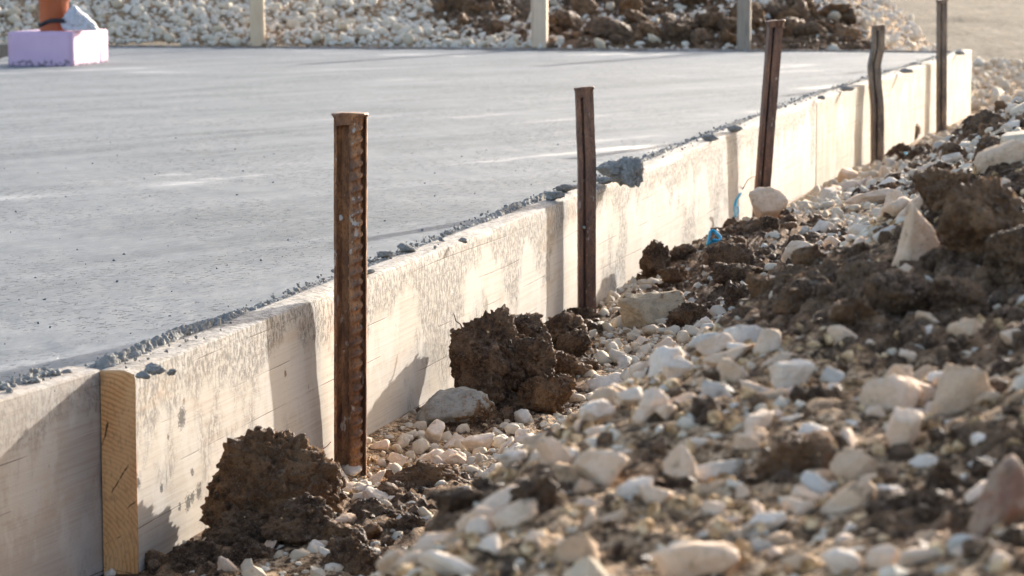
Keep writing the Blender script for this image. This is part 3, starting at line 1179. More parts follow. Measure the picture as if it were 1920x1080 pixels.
MAT_POST = make_simple("peeled_pole", [(0.3, (0.58, 0.42, 0.27)), (0.55, (0.66, 0.51, 0.34)), (0.72, (0.42, 0.30, 0.19))], (14, 14, 3.5), 0.75)
MAT_POST_B = make_simple("sawn_post", [(0.3, (0.60, 0.43, 0.30)), (0.55, (0.68, 0.51, 0.36)), (0.72, (0.48, 0.34, 0.23))], (40, 40, 3), 0.75)
MAT_POST_C = make_simple("grey_post", [(0.3, (0.24, 0.185, 0.14)), (0.55, (0.34, 0.27, 0.205)), (0.72, (0.18, 0.14, 0.11))], (30, 30, 3), 0.8)
post(486, 28, "round peeled wooden post standing behind the far board", MAT_POST, 61, False)
post(1012, 29, "square sawn pale post between white rubble and dark earth", MAT_POST_B, 62, True)
post(1395, 25, "grey weathered post amid the dark earth of the mound", MAT_POST_C, 63, True)


# ------------------------------------------------------------------ pipe in a lilac foam block
def foam_and_pipe():
    m = M("lilac_foam", 0.75, 0.3)
    n1 = m.noise(m.obj, 45, 4, 0.6)
    x, y, z = m.sep(m.obj)
    c = m.ramp(m.noise(m.obj, 9, 4), [(0.3, (0.56, 0.385, 0.53)), (0.7, (0.61, 0.43, 0.57))])
    dirt = m.step(m.math('ADD', n1, m.step(z, 0.0, 0.035, 0.20, 0.0)), 0.68, 0.74)
    c = m.mix(m.math('MULTIPLY', dirt, 0.85), c, (0.17, 0.14, 0.16))
    mt = m.done(c, None, m.bump(m.noise(m.obj, 120, 4), 0.3, 0.003))
    cor = on_plane(135, 119.5)[:2]
    side = np.array([0.16, 0.987])
    fro = np.array([-0.987, 0.16])
    root = thing("foam_block", "lilac foam block on the slab around the orange pipe", "foam block", (cor[0], cor[1], 0.0), math.atan2(side[1], side[0]))
    H = 0.158

    def slab_piece(x0, x1, y0, y1, seed):
        ns, nt, nz = 24, 16, 10
        g = []
        bm = bmesh.new()
        bmesh.ops.create_cube(bm, size=1)
        bmesh.ops.subdivide_edges(bm, edges=bm.edges, cuts=9, use_grid_fill=True)
        v = np.array([q.co[:] for q in bm.verts])
        v = v * np.array([x1 - x0, y1 - y0, H + 0.02]) + np.array([(x0 + x1) / 2, (y0 + y1) / 2, (H - 0.02) / 2])
        v = v + 0.003 * np.stack([fbm(v * 14, 3, seed), fbm(v * 14, 3, seed + 1), fbm(v * 14, 3, seed + 2)], 1)
        for q, p in zip(bm.verts, v):
            q.co = p
        bmesh.ops.bevel(bm, geom=[e for e in bm.edges if e.calc_face_angle(0) > 0.8], offset=0.006, segments=2, affect='EDGES')
        me = bpy.data.meshes.new("foam_panel")
        bm.to_mesh(me)
        bm.free()
        me.materials.append(mt)
        for p_ in me.polygons:
            p_.use_smooth = True
        link("foam_panel", me, root)
    slab_piece(0, 0.455, 0.0, 0.335, 71)
    slab_piece(0.459, 0.60, 0.0, 0.335, 75)
    # orange drain pipe
    pm = M("orange_plastic_pipe", 0.38, 0.5)
    pipe_m = pm.done(pm.mix(pm.step(pm.noise(pm.obj, (30, 30, 6), 4), 0.5, 0.75, 0, 0.4), (0.40, 0.105, 0.035), (0.33, 0.12, 0.06)), None, None)
    Yp = cor[1] + 0.24
    X = (103 - 960) / F_PX * (Yp * cp_ + CAM_H * sp_)
    pr = thing("drain_pipe", "upright orange plastic pipe standing in the lilac foam block", "pipe", (X, Yp, 0.0))
    r0 = 0.0735
    prof = [(r0, 0.02), (r0, 0.30), (r0 + 0.010, 0.315), (r0 + 0.012, 0.33), (r0 + 0.012, 0.40), (r0 + 0.009, 0.41), (r0 + 0.002, 0.41), (r0 - 0.004, 0.40), (r0 - 0.004, 0.03)]
    th = np.linspace(0, 2 * math.pi, 48, endpoint=False)
    V = np.concatenate([np.stack([np.cos(th) * r, np.sin(th) * r, np.full(48, z)], 1) for r, z in prof])
    link("pipe_wall", raw_mesh("pipe_wall", V, grid_faces(len(prof), 48, True), pipe_m), pr)
    # crumpled plastic tied to it
    bm_ = M("dusty_plastic", 0.5, 0.4)
    bag_m = bm_.done(bm_.mix(bm_.noise(bm_.obj, 25, 4), (0.50, 0.50, 0.56), (0.62, 0.60, 0.60)), None, bm_.bump(bm_.noise(bm_.obj, 40, 5, 0.6, 1.0), 0.8, 0.012))
    d, f = ico(5)
    q = d * 1.7
    rr = 1 + 0.30 * fbm(q, 3, 81) + 0.30 * (1 - 2 * np.abs(fbm(q * 1.9, 4, 82))) + 0.12 * (1 - 2 * np.abs(fbm(q * 4.5, 3, 83)))
    v = d * rr[:, None]
    v[:, 2] = np.maximum(v[:, 2], -0.72)
    wd = np.clip(1.25 - 0.75 * (v[:, 2] + 0.7) / 1.8, 0.35, 1.3)
    v[:, 0] *= wd
    v[:, 0] -= 0.35 * np.clip(v[:, 2], -1, 1)
    cb = at(146, 41, Yp - 0.09)
    bag = link("plastic_sheet", raw_mesh("plastic_sheet", v * np.array([0.060, 0.052, 0.062]), f, bag_m), None, (cb[0], cb[1], H + 0.049))
    tag(bag, "crumpled grey plastic sheet tied against the orange pipe", "plastic sheet")
    # black tie
    nb = 60
    thb = np.linspace(0, 2 * math.pi, nb, endpoint=False)
    px_, py_ = np.cos(thb), np.sin(thb)
    rad = r0 + 0.004 + 0.0 * thb
    bx, by = px_ * rad + np.maximum(px_, 0) * 0.03, py_ * rad - np.maximum(-py_, 0) * np.maximum(px_ + 0.3, 0) * 0.09
    bz = 0.205 + 0.014 * px_ + 0.006 * np.sin(3 * thb)
    ns = 8
    V = []
    for i in range(nb):
        o = np.array([px_[i], py_[i], 0])
        for a in np.linspace(0, 2 * math.pi, ns, endpoint=False):
            V.append(np.array([bx[i], by[i], bz[i]]) + o * 0.006 * math.cos(a) + np.array([0, 0, 0.011]) * math.sin(a))
    V = np.array(V)
    i, j = np.meshgrid(np.arange(nb), np.arange(ns), indexing='ij')
    f = np.stack([i * ns + j, i * ns + (j + 1) % ns, ((i + 1) % nb) * ns + (j + 1) % ns, ((i + 1) % nb) * ns + j], -1).reshape(-1, 4)
    band = link("tie_band", raw_mesh("tie_band", V, f, make_simple("black_rubber", [(0.3, (0.012, 0.012, 0.014)), (0.7, (0.03, 0.03, 0.033))])), None, (X, Yp, 0.0))
    tag(band, "black band tied round the orange pipe and its plastic sheet", "band")


foam_and_pipe()

# ------------------------------------------------------------------ earth clods, one by one: (x px, y px of centre, width, height px, ico level, material, seed, label)
BROWN, DARK = MAT_SOIL_B, MAT_SOIL
CLODS = [
    (510, 908, 282, 200, 6, BROWN, 301, "big brown pyramid-shaped clod in front of the ribbed stake"),
    (930, 665, 180, 165, 6, DARK, 302, "tall faceted dark clod under the thin root twig"),
    (1040, 622, 130, 80, 5, DARK, 303, "dark clod at the foot of the grooved stake"),
    (1024, 740, 120, 70, 5, BROWN, 304, "rounded brown clod amid the clod heap by the board"),
    (1000, 680, 90, 90, 5, DARK, 305, "dark clod leaning on the tall faceted clod"),
    (1075, 655, 80, 70, 5, DARK, 306, "crumbly dark clod facing the white gravel below the grooved stake"),
    (800, 900, 190, 70, 5, BROWN, 307, "flat brown clod among white stones by the ribbed stake"),
    (858, 945, 120, 62, 5, DARK, 308, "smooth dark clod at the edge of the blurred heap"),
    (455, 1005, 170, 90, 5, DARK, 309, "low spread of dark earth in front of the brown pyramid clod"),
    (660, 1045, 130, 75, 5, DARK, 310, "dark clod at the photo's bottom edge beside white stones"),
    (570, 975, 170, 90, 5, DARK, 311, "dark clod under the brown pyramid clod"),
    (600, 905, 100, 90, 5, BROWN, 312, "brown clod merging into the pyramid clod's stake side"),
    (1228, 492, 62, 80, 5, DARK, 313, "upright dark clod by the blue plastic loop"),
    (1275, 480, 60, 42, 5, DARK, 314, "small dark clod beside the upright clod near the blue loop"),
    (1262, 522, 66, 46, 5, BROWN, 315, "brown clod just above the sandy boulder"),
    (1290, 600, 85, 66, 5, DARK, 316, "dark clod stuck to the side of the sandy boulder"),
    (1385, 520, 100, 50, 5, DARK, 317, "long dark clod in the ridge above the sandy boulder"),
    (1440, 545, 84, 62, 5, BROWN, 318, "brown chunk in the middle of the dark ridge"),
    (1385, 560, 60, 60, 5, DARK, 319, "dark chunk with flat face in the dark ridge"),
    (1490, 565, 80, 44, 5, BROWN, 320, "low brown chunk at the ridge's heap end"),
    (1500, 520, 130, 44, 5, DARK, 321, "dark crest clod behind the brown chunks"),
    (1540, 545, 76, 50, 5, DARK, 322, "dark clod where the ridge meets the blurred heap"),
    (1430, 455, 130, 90, 5, DARK, 323, "broad dark clod carrying the round boulder"),
    (1370, 490, 90, 66, 5, DARK, 324, "dark clod between the blue strap and the ridge"),
    (1700, 250, 58, 44, 5, BROWN, 325, "brown clod lying against the pale clean board"),
    (1690, 285, 66, 30, 4, DARK, 326, "low dark clod near the foot of the bent stake"),
    (1850, 235, 90, 55, 5, DARK, 327, "dark clod on the bank below the far earth field"),
    (1790, 290, 50, 44, 4, DARK, 328, "dark clod on the bank crest beside a flat pale stone"),
    (1855, 285, 62, 55, 5, DARK, 329, "rough dark clod just above the long blurred boulder"),
    (1840, 425, 170, 170, 5, BROWN, 330, "large blurred brown clod on the heap beside the triangular stone"),
    (1770, 370, 120, 100, 5, BROWN, 331, "blurred brown clod overhanging the triangular stone"),
    (1900, 480, 120, 110, 5, DARK, 332, "blurred dark clod at the photo's edge under the long boulder"),
    (1690, 560, 150, 95, 5, DARK, 333, "blurred dark clod in the earth below the triangular stone"),
    (1790, 560, 120, 80, 5, DARK, 334, "blurred dark clod in the earth below the large brown clod"),
    (1620, 520, 110, 60, 5, DARK, 335, "blurred dark clod on the heap's crest"),
    (1000, 945, 100, 110, 5, DARK, 336, "blurred dark clod between pale blocks low on the heap"),
    (1850, 740, 90, 55, 5, DARK, 337, "blurred dark clod on the big tan wedge stone"),
    (1770, 900, 76, 70, 4, DARK, 338, "blurred dark clod beside the reddish stone"),
    (1545, 860, 60, 60, 4, DARK, 339, "blurred dark clod in the sandy middle of the heap"),
    (1860, 1045, 110, 56, 4, DARK, 340, "blurred dark clod under the reddish stone"),
    (1335, 780, 90, 70, 4, DARK, 341, "blurred grey-brown clod on the heap above the tan stones"),
    (300, 1052, 60, 40, 4, BROWN, 342, "brown clod at the foot of the long board's end"),
    (1030, 585, 70, 30, 4, DARK, 343, "dark clod against the board before the grooved stake"),
    (1110, 620, 60, 40, 4, DARK, 344, "dark clod under the grooved stake on the gravel side"),
    (950, 785, 90, 40, 4, DARK, 345, "dark lump beside the grey-faced clod"),
    (1090, 690, 70, 36, 4, DARK, 346, "dark lump at the clod heap's gravel edge"),
    (1565, 505, 60, 40, 4, DARK, 347, "dark lump below the limestone cluster"),
    (905, 715, 100, 90, 5, DARK, 349, "dark clod bulging from the tall faceted clod's lower side"),
    (985, 632, 100, 80, 5, DARK, 350, "dark clod between the tall faceted clod and the grooved stake"),
    (1062, 692, 100, 66, 5, BROWN, 351, "brown clod on the gravel side of the clod heap"),
    (960, 762, 120, 50, 5, DARK, 352, "flat spread of dark earth at the clod heap's foot"),
    (1090, 596, 70, 40, 5, DARK, 353, "dark clod pressed round the grooved stake's foot"),
    (1010, 596, 90, 40, 5, DARK, 354, "crumbling crest clod against the board by the grooved stake"),
    (890, 640, 60, 60, 5, BROWN, 355, "brown clod on the tall faceted clod's board side"),
    (700, 965, 130, 56, 5, DARK, 356, "dark crumbly clod just past the white lump"),
    (768, 990, 100, 50, 5, DARK, 357, "dark low clod in front of the smooth dark clod"),
    (640, 1005, 90, 60, 5, BROWN, 358, "brown clod between the white lumps and the heap's foot"),
    (470, 1040, 130, 60, 5, DARK, 359, "dark earth lump at the photo's bottom below the pyramid clod"),
    (375, 1045, 130, 60, 5, DARK, 360, "dark earth lump against the foot of the long board"),
    (1330, 430, 80, 40, 4, DARK, 348, "dark lump at the board under the blue strap"),
]
MOUNDED = {352: (0, 1.8), 354: (0, 1.6), 356: (0, 1.6), 357: (0, 1.6), 359: (0, 1.7), 360: (0, 1.7), 349: (0, 1.9), 301: (0.05, 3.0), 307: (0.0, 1.7), 309: (0.05, 1.6), 310: (0.0, 1.3), 311: (0.0, 1.5), 345: (0, 1.4), 320: (0, 1.4), 323: (0.1, 1.4), 321: (0, 1.6), 326: (0, 1.5)}


def mound_clod(seed, sub, lean, flat):
    """a clod that has slumped: widest at its foot, a rough peak on top"""
    d, f = ico(sub)
    t = np.clip((d[:, 2] + 1) / 2, 0, 1)
    h = np.linalg.norm(d[:, :2], axis=1) + 1e-9
    Rr = np.where(t < 0.18, smooth01(t / 0.18) ** 0.5, 1 - ((t - 0.18) / 0.82) ** (1.05 * flat) * 0.92)
    Rr = Rr * np.clip((1 - t) / 0.02, 0, 1) ** 0.5
    v = np.stack([d[:, 0] / h * Rr + lean * t, d[:, 1] / h * Rr, t * 1.25], 1)
    q = v * 1.15 + seed * 1.7
    n = d * 0.55 + np.stack([d[:, 0] / h, d[:, 1] / h, 0.5 * np.ones(len(h))], 1) * 0.45
    patch = smooth01(fbm(q * 1.7, 3, seed + 31) * 1.8 + 0.55)
    wob = 0.35 * xyz(vnoise(q * 5, 1), vnoise(q * 5, 2), vnoise(q * 5, 3))
    dd = 0.26 * fbm(q * 1.5, 3, seed + 3) + 0.09 * (1 - 2 * np.abs(fbm(q * 2.6, 3, seed + 5))) + 0.10 * fbm(q * 5, 4, seed + 9, 0.6)
    dd = dd + (0.06 + 0.09 * patch) * (0.0 + dome(q * 4.4 + wob, seed)) + (0.035 + 0.07 * patch) * (0.0 + dome(q * 10 + wob, seed + 1))
    if sub >= 5:
        dd = dd + (0.016 + 0.03 * patch) * (0.0 + dome(q * 22, seed + 2)) + 0.02 * (1 - 2 * np.abs(fbm(q * 13, 3, seed + 4)))
    if sub >= 6:
        dd = dd + 0.018 * (0.0 + dome(q * 46, seed + 3))
    return v + n * dd[:, None], f


CLOD_Y = {323: 7.0, 301: 3.74, 309: 3.66, 311: 3.62, 312: 3.85, 302: 5.02, 305: 5.0, 304: 4.95, 349: 4.98, 350: 5.2, 355: 5.1,  303: 5.6}
GROUP_C = "clods of dark earth"


def place_solid(name, v, f, px, py, w, h, mat, label, cat, group, depth=0.85, sink=0.18, roll=0.0, at_Y=None, smooth=True, attrs=None):
    """a stone or clod whose outline in the photograph is w by h pixels"""
    if at_Y is None:
        b = hit(px, py + h * (0.5 - sink))
        Y = b[1]
    else:
        Y = at_Y
    s = Y / F_PX
    W, H = w * s, h * s
    D = depth * (W + H) / 2
    c = at(px, py, Y + D * 0.18)
    u = unit_box(v) * np.array([W, D, H])
    if roll:
        cr, sr = math.cos(roll), math.sin(roll)
        u = np.stack([u[:, 0] * cr - u[:, 2] * sr, u[:, 1], u[:, 0] * sr + u[:, 2] * cr], 1)
        lo, hi = u.min(0), u.max(0)
        u = u * np.array([W / (hi[0] - lo[0]), 1, H / (hi[2] - lo[2])])
    o = link(name, raw_mesh(name, u, f, mat, smooth, attrs=attrs), None, c)
    tag(o, label, cat, group)
    return o, c, max(W, H, D), Y


crumb_src = []
taken = []           # x, y, radius of big things on the ground
for (px, py, w, h, sub, mat, seed, label) in CLODS:
    v, f = clod_shape(seed, sub, 1.0, 9, 0.6)
    v = v @ rand_rot(np.random.default_rng(seed)).T
    if seed in MOUNDED:
        v, f = mound_clod(seed, sub, *MOUNDED[seed])
    o, c, sz, Y = place_solid("earth_clod", v, f, px, py, w, h * 1.12, mat, label, "clod", GROUP_C, at_Y=CLOD_Y.get(seed))
    crumb_src.append((np.array([p.co[:] for p in o.data.vertices]) + c, Y, sz))
    taken.append((c[0], c[1], sz * 0.42))

# grey-faced clod and sandy boulder
def two_tone(name, pale, soil_amt, dirx):
    m = M(name, 0.88, 0.25)
    c, h = soil_colour(m)
    n1 = m.noise(m.pos, 60, 5, 0.6)
    n2 = m.noise(m.pos, 240, 4, 0.6)
    pc = m.mix(m.step(n1, 0.35, 0.7), pale, tuple(k * 0.72 for k in pale))
    pc = m.mix(m.step(n2, 0.55, 0.72, 0, 0.5), pc, tuple(k * 0.35 for k in pale))
    x, y, z = m.sep(m.obj)
    e = m.math('ADD', m.math('MULTIPLY', x, dirx[0]), m.math('MULTIPLY', z, dirx[1]))
    e = m.math('ADD', e, m.math('MULTIPLY', m.math('SUBTRACT', n1, 0.5), 1.1))
    return m.done(m.mix(m.step(e, soil_amt - 0.06, soil_amt + 0.06), pc, c), None, m.bump(m.math('ADD', h, n2), 0.7, 0.004))


v, f = stone_shape(410, 5, 9, 16, 0.03)
v = v * (1 + 0.10 * fbm(v * 2.5, 4, 9) + 0.16 * (0.0 + dome(v * 3.4, 3)) * smooth01(0.4 - v[:, 0] * 0 + fbm(v * 2, 2, 4)) + 0.05 * (0.0 + dome(v * 9, 3)))[:, None]
o, c, sz, Y = place_solid("earth_clod", v, f, 850, 775, 172, 96, two_tone("grey_faced_clod", (0.36, 0.34, 0.29), 0.10, (3.6, -4.0)), "clod of earth with a smooth pale grey face, beside the white stones", "clod", GROUP_C)
taken.append((c[0], c[1], sz * 0.42))
v, f = stone_shape(411, 5, 9, 16, 0.03)
v = v * (1 + 0.10 * fbm(v * 2.2, 4, 19) + 0.10 * (0.0 + dome(v * 3.4, 4)) * smooth01(0.4 + fbm(v * 2, 2, 14)) + 0.04 * (0.0 + dome(v * 10, 4)))[:, None]
o, c, sz, Y = place_solid("stone", v, f, 1222, 585, 128, 86, two_tone("sandy_boulder", (0.46, 0.36, 0.235), 0.34, (2.4, 5.0)), "sandy tan boulder capped with earth below the upright clod", "stone", "loose limestone")
taken.append((c[0], c[1], sz * 0.42))

# ------------------------------------------------------------------ stones, one by one
def tint_stone(name, col, col2, dirt=0.4):
    m = M(name, 0.93, 0.15)
    n1 = m.noise(m.pos, 26, 5, 0.65)
    n2 = m.noise(m.pos, 80, 5, 0.7)
    n3 = m.noise(m.pos, 330, 4, 0.65)
    c = m.mix(m.step(n1, 0.40, 0.62), col, col2)
    c = m.mix(m.step(n2, 0.52, 0.68, 0, dirt * 0.8), c, (0.46, 0.33, 0.20))
    c = m.mix(m.step(m.math('ADD', n2, m.math('MULTIPLY', m.math('SUBTRACT', n1, 0.5), 0.8)), 0.63, 0.70, 0, dirt * 1.2), c, (0.12, 0.08, 0.052))
    c = m.mix(m.step(n3, 0.52, 0.7, 0, 0.4), c, tuple(k * 0.6 for k in col2))
    return m.done(c, None, m.bump(m.math('ADD', n2, m.math('MULTIPLY', n3, 0.5)), 0.6, 0.006))


S_CREAM = tint_stone("cream_stone", (0.74, 0.565, 0.415), (0.64, 0.455, 0.30))
S_WHITE = tint_stone("white_stone", (0.78, 0.665, 0.54), (0.67, 0.54, 0.41), 0.35)
S_TAN = tint_stone("tan_stone", (0.62, 0.44, 0.29), (0.52, 0.35, 0.215))
S_RED = tint_stone("reddish_stone", (0.34, 0.25, 0.18), (0.22, 0.115, 0.08), 0.5)
S_GREY = tint_stone("grey_white_stone", (0.60, 0.55, 0.47), (0.50, 0.44, 0.36), 0.4)
STONES = [
    # px, py, w, h, material, roll, label
    (1128, 882, 108, 86, S_CREAM, 0.1, "blurred cream block standing on the heap's crest"),
    (1042, 852, 72, 76, S_CREAM, 0.0, "blurred pale chunk beside the cream block on the crest"),
    (1300, 1052, 170, 84, S_CREAM, -0.1, "broad flat cream stone at the photo's bottom edge"),
    (1487, 700, 88, 70, S_WHITE, 0.35, "blurred squarish white stone high on the heap"),
    (1795, 738, 130, 125, S_TAN, 0.6, "big tan wedge-shaped stone under a dark clod"),
    (1700, 818, 72, 112, S_CREAM, 0.15, "upright rounded pale stone next to the tan wedge"),
    (1605, 872, 105, 66, S_TAN, 0.1, "blurred tan stone with an earthy top in the sandy slope"),
    (1432, 980, 92, 52, S_WHITE, 0.6, "tilted elongated white stone in the sandy slope"),
    (1372, 668, 104, 46, S_CREAM, 0.5, "elongated pale stone lying along the heap's crest"),
    (1890, 940, 140, 175, S_RED, -0.1, "blurred reddish-brown block at the photo's edge"),
    (1400, 840, 54, 56, S_TAN, 0.2, "small tan stone above the tilted white stone"),
    (1190, 925, 84, 60, S_WHITE, 0.2, "blurred whitish stone below the cream block"),
    (1280, 880, 66, 86, S_CREAM, 0.7, "narrow tilted cream stone beside the cream block"),
    (1582, 632, 64, 54, S_CREAM, 0.1, "blurred cream stone in the dark earth of the heap"),
    (950, 945, 120, 66, S_CREAM, 0.5, "elongated pale stone low on the heap's crest"),
    (895, 985, 90, 60, S_CREAM, 0.3, "pale stone on the crest just below the long one"),
    (745, 1056, 84, 56, S_CREAM, 0.2, "cream stone at the very foot of the heap's crest"),
    (1080, 1035, 90, 64, S_TAN, 0.3, "blurred tan stone at the bottom of the heap"),
    (1000, 1028, 46, 54, S_CREAM, 0.0, "small cream stone beside the bottom tan stone"),
    (815, 1020, 110, 46, S_CREAM, 0.25, "long low cream stone near the heap's foot"),
    (1036, 1000, 62, 28, S_WHITE, 0.1, "thin white chip on the low part of the heap"),
    (1100, 950, 66, 38, S_CREAM, 0.2, "flat cream stone under the cream block"),
    (1150, 975, 70, 40, S_TAN, 0.6, "tilted flat tan stone under the whitish stone"),
    (1885, 302, 118, 84, S_CREAM, 0.35, "long smooth blurred boulder at the photo's edge"),
    (1714, 445, 96, 130, S_CREAM, 0.2, "upright triangular pale stone on the heap's crest"),
    (1800, 1030, 56, 64, S_GREY, 0.2, "greyish white stone beside the reddish block"),
    (1640, 780, 44, 40, S_CREAM, 0.0, "small cream stone above the upright rounded stone"),
    (1690, 710, 50, 60, S_CREAM, 0.4, "cream stone above the tan wedge"),
    (1740, 600, 48, 40, S_CREAM, 0.1, "small cream stone in the dark earth"),
    (1805, 620, 60, 44, S_TAN, 0.2, "tan stone in the dark earth near the photo's edge"),
    (1560, 705, 50, 36, S_GREY, 0.2, "small greyish stone beside the squarish white stone"),
    (1410, 830, 50, 60, S_CREAM, 0.3, "rounded cream stone in the sandy slope"),
    (1480, 745, 60, 40, S_CREAM, 0.2, "cream stone under the squarish white stone"),
    (1270, 770, 110, 60, S_CREAM, 0.6, "long cream slab on the crest behind the grey-brown clod"),
    (1225, 770, 60, 90, S_CREAM, 0.1, "tall cream stone on the crest near the long slab"),
    (1905, 905 - 270, 60, 40, S_CREAM, 0.1, "cream stone at the photo's edge above the reddish block"),
    (1530, 910, 60, 50, S_GREY, 0.2, "grey stone half covered in sand"),
    (1340, 960, 52, 50, S_CREAM, 0.3, "cream stone above the broad flat one"),
    (1655, 1050, 70, 56, S_CREAM, 0.0, "cream stone low on the sandy slope by the photo's bottom"),
    # sharp stones in the trench and on the bank
    (712, 936, 66, 50, S_WHITE, 0.1, "white limestone lump in front of the flat brown clod"),
    (573, 1006, 58, 44, S_WHITE, 0.3, "white limestone lump below the brown pyramid clod"),
    (594, 1030, 36, 36, S_WHITE, 0.0, "round white stone touching the lump below the pyramid clod"),
    (815, 816, 42, 56, S_WHITE, 0.2, "upright white stone below the grey-faced clod"),
    (852, 830, 50, 34, S_WHITE, 0.1, "white stone between the upright one and the long one"),
    (903, 830, 66, 48, S_WHITE, 0.55, "long tilted white stone below the dark lump"),
    (846, 858, 60, 36, S_WHITE, 0.0, "flat white stone in the gravel by the flat brown clod"),
    (745, 865, 44, 38, S_WHITE, 0.2, "white stone at the foot of the ribbed stake"),
    (990, 830, 80, 40, S_WHITE, 0.1, "long white stone in the gravel near the heap's crest"),
    (960, 860, 60, 36, S_WHITE, 0.1, "white stone where the gravel meets the heap"),
    (1135, 722, 86, 44, S_WHITE, 0.1, "broad white stone in the gravel by the clod heap"),
    (1120, 770, 70, 42, S_WHITE, 0.15, "white stone lower in the gravel by the clod heap"),
    (1180, 745, 66, 40, S_WHITE, 0.2, "white stone beside the broad white one"),
    (1245, 660, 44, 56, S_CREAM, -0.4, "leaning cream stone in the gravel below the sandy boulder"),
    (1340, 648, 76, 48, S_CREAM, 0.0, "cream stone with earth on its side near the heap"),
    (1270, 690, 60, 40, S_WHITE, 0.2, "white stone below the leaning cream one"),
    (1442, 378, 78, 62, S_CREAM, 0.1, "round cream boulder on dark earth by the slanting stake"),
    (1500, 480, 72, 56, S_CREAM, 0.3, "smooth tan boulder below the limestone cluster"),
    (1540, 432, 50, 38, S_WHITE, 0.2, "white stone at the front of the limestone cluster"),
    (1565, 460, 46, 36, S_CREAM, 0.1, "cream stone low in the limestone cluster"),
    (1632, 372, 94, 40, S_CREAM, 0.35, "long cream stone on the bank by the heap's crest"),
    (1676, 384, 36, 58, S_CREAM, 0.1, "upright cream stone beside the long cream one"),
    (1590, 354, 44, 34, S_WHITE, 0.1, "white stone at the bank's foot by the pale board"),
    (1614, 350, 44, 36, S_WHITE, 0.2, "white stone next to the small white one at the bank's foot"),
    (1560, 360, 40, 32, S_CREAM, 0.1, "cream stone just past the slanting stake"),
    (1740, 322, 40, 30, S_CREAM, 0.4, "flat cream stone on the bank's crest"),
    (1785, 300, 44, 30, S_WHITE, 0.4, "pale stone on the crest beside the dark clod"),
    (1825, 262, 40, 26, S_WHITE, 0.3, "flat white stone near the top of the bank"),
    (1895, 240, 40, 30, S_WHITE, 0.2, "white stone high on the bank at the photo's edge"),
    (1905, 210, 44, 36, S_WHITE, 0.2, "grey-white stone topmost on the bank"),
    (1205, 1075 - 430, 36, 30, S_CREAM, 0.3, "small cream stone below the earth-capped boulder"),
    (1480, 415, 30, 26, S_WHITE, 0.1, "small white stone beside the round boulder"),
    (206, 1076, 24, 22, S_WHITE, 0.0, "small white stone at the foot of the orange end grain"),
]
GROUP_L = "loose limestone"
for i, (px, py, w, h, mat, roll, label) in enumerate(STONES):
    v, f = stone_shape(500 + i, 4, 10 + i % 4, 75, 0.075)
    v = v @ rand_rot(np.random.default_rng(900 + i)).T
    if "triangular" in label:
        v = unit_box(v)
        t = np.clip(v[:, 2] + 0.5, 0, 1)
        v[:, 0] = v[:, 0] * (1.1 - 0.62 * t) + 0.14 * t
        v[:, 1] *= 1.1 - 0.5 * t
    o, c, sz, Y = place_solid("stone", v, f, px, py, w, h, mat, label, "stone", GROUP_L, depth=0.8, roll=roll,
                              at_Y={(1442, 378): 7.25, (1714, 445): hit(1700, 500)[1], (1560, 360): 9.2, (1590, 354): 9.6, (1614, 350): 9.6}.get((px, py)))
    taken.append((c[0], c[1], sz * 0.40))

# ------------------------------------------------------------------ gravel, crumbs and more stones scattered between
P_HI = [(unit_box(stone_shape(40 + k, 3, 8 + k % 5, 70, 0.08)[0]) * np.array([1, .8, .62]), ico(3)[1]) for k in range(10)]
P_MID = [(unit_box(stone_shape(60 + k, 2, 8 + k % 4, 60, 0.08)[0]) * np.array([1, .8, .62]), ico(2)[1]) for k in range(10)]
P_LO = [(unit_box(stone_shape(80 + k, 1, 10, 30)[0]) * np.array([1, .82, .66]), ico(1)[1]) for k in range(14)]


def tiny(seed):
    """a chip of 12 corners"""
    g = np.random.default_rng(seed)
    v, f = ico(1)
    return unit_box(v * g.uniform(0.65, 1.25, len(v))[:, None]) * np.array([1, .85, .7]), f


P_TINY = [tiny(120 + k) for k in range(10)]
P_CLOD = [(unit_box(clod_shape(140 + k, 4, 1.1, 9, 0.7)[0]) * np.array([1, .9, .75]), ico(4)[1]) for k in range(8)]
P_CLODL = [(unit_box(clod_shape(160 + k, 2, 1.1, 9, 0.8)[0]) * np.array([1, .9, .75]), ico(2)[1]) for k in range(8)]


class Place:
    def __init__(self, cell=0.05):
        self.c, self.g = cell, {}

    def free(self, x, y, r):
        i, j = int(x // self.c), int(y // self.c)
        k = int(math.ceil((r + 0.09) / self.c))
        for a in range(i - k, i + k + 1):
            for b in range(j - k, j + k + 1):
                for (u, v, s) in self.g.get((a, b), ()):
                    if (u - x) ** 2 + (v - y) ** 2 < (0.80 * (s + r)) ** 2:
                        return False
        return True

    def put(self, x, y, r):
        self.g.setdefault((int(x // self.c), int(y // self.c)), []).append((x, y, r))


PL = Place()
for (x, y, r) in taken:
    PL.put(x, y, min(r * 0.75, 0.085))


def sample(n, y0, y1, lat0, lat1, power=1.0):
    y = (y0 ** power + rng.uniform(size=n) * (y1 ** power - y0 ** power)) ** (1 / power)
    lat = rng.uniform(lat0, lat1, n)
    x = BX(y) + lat
    half = 0.186 * y + 0.22
    k = np.abs(x) < half
    return x[k], y[k]


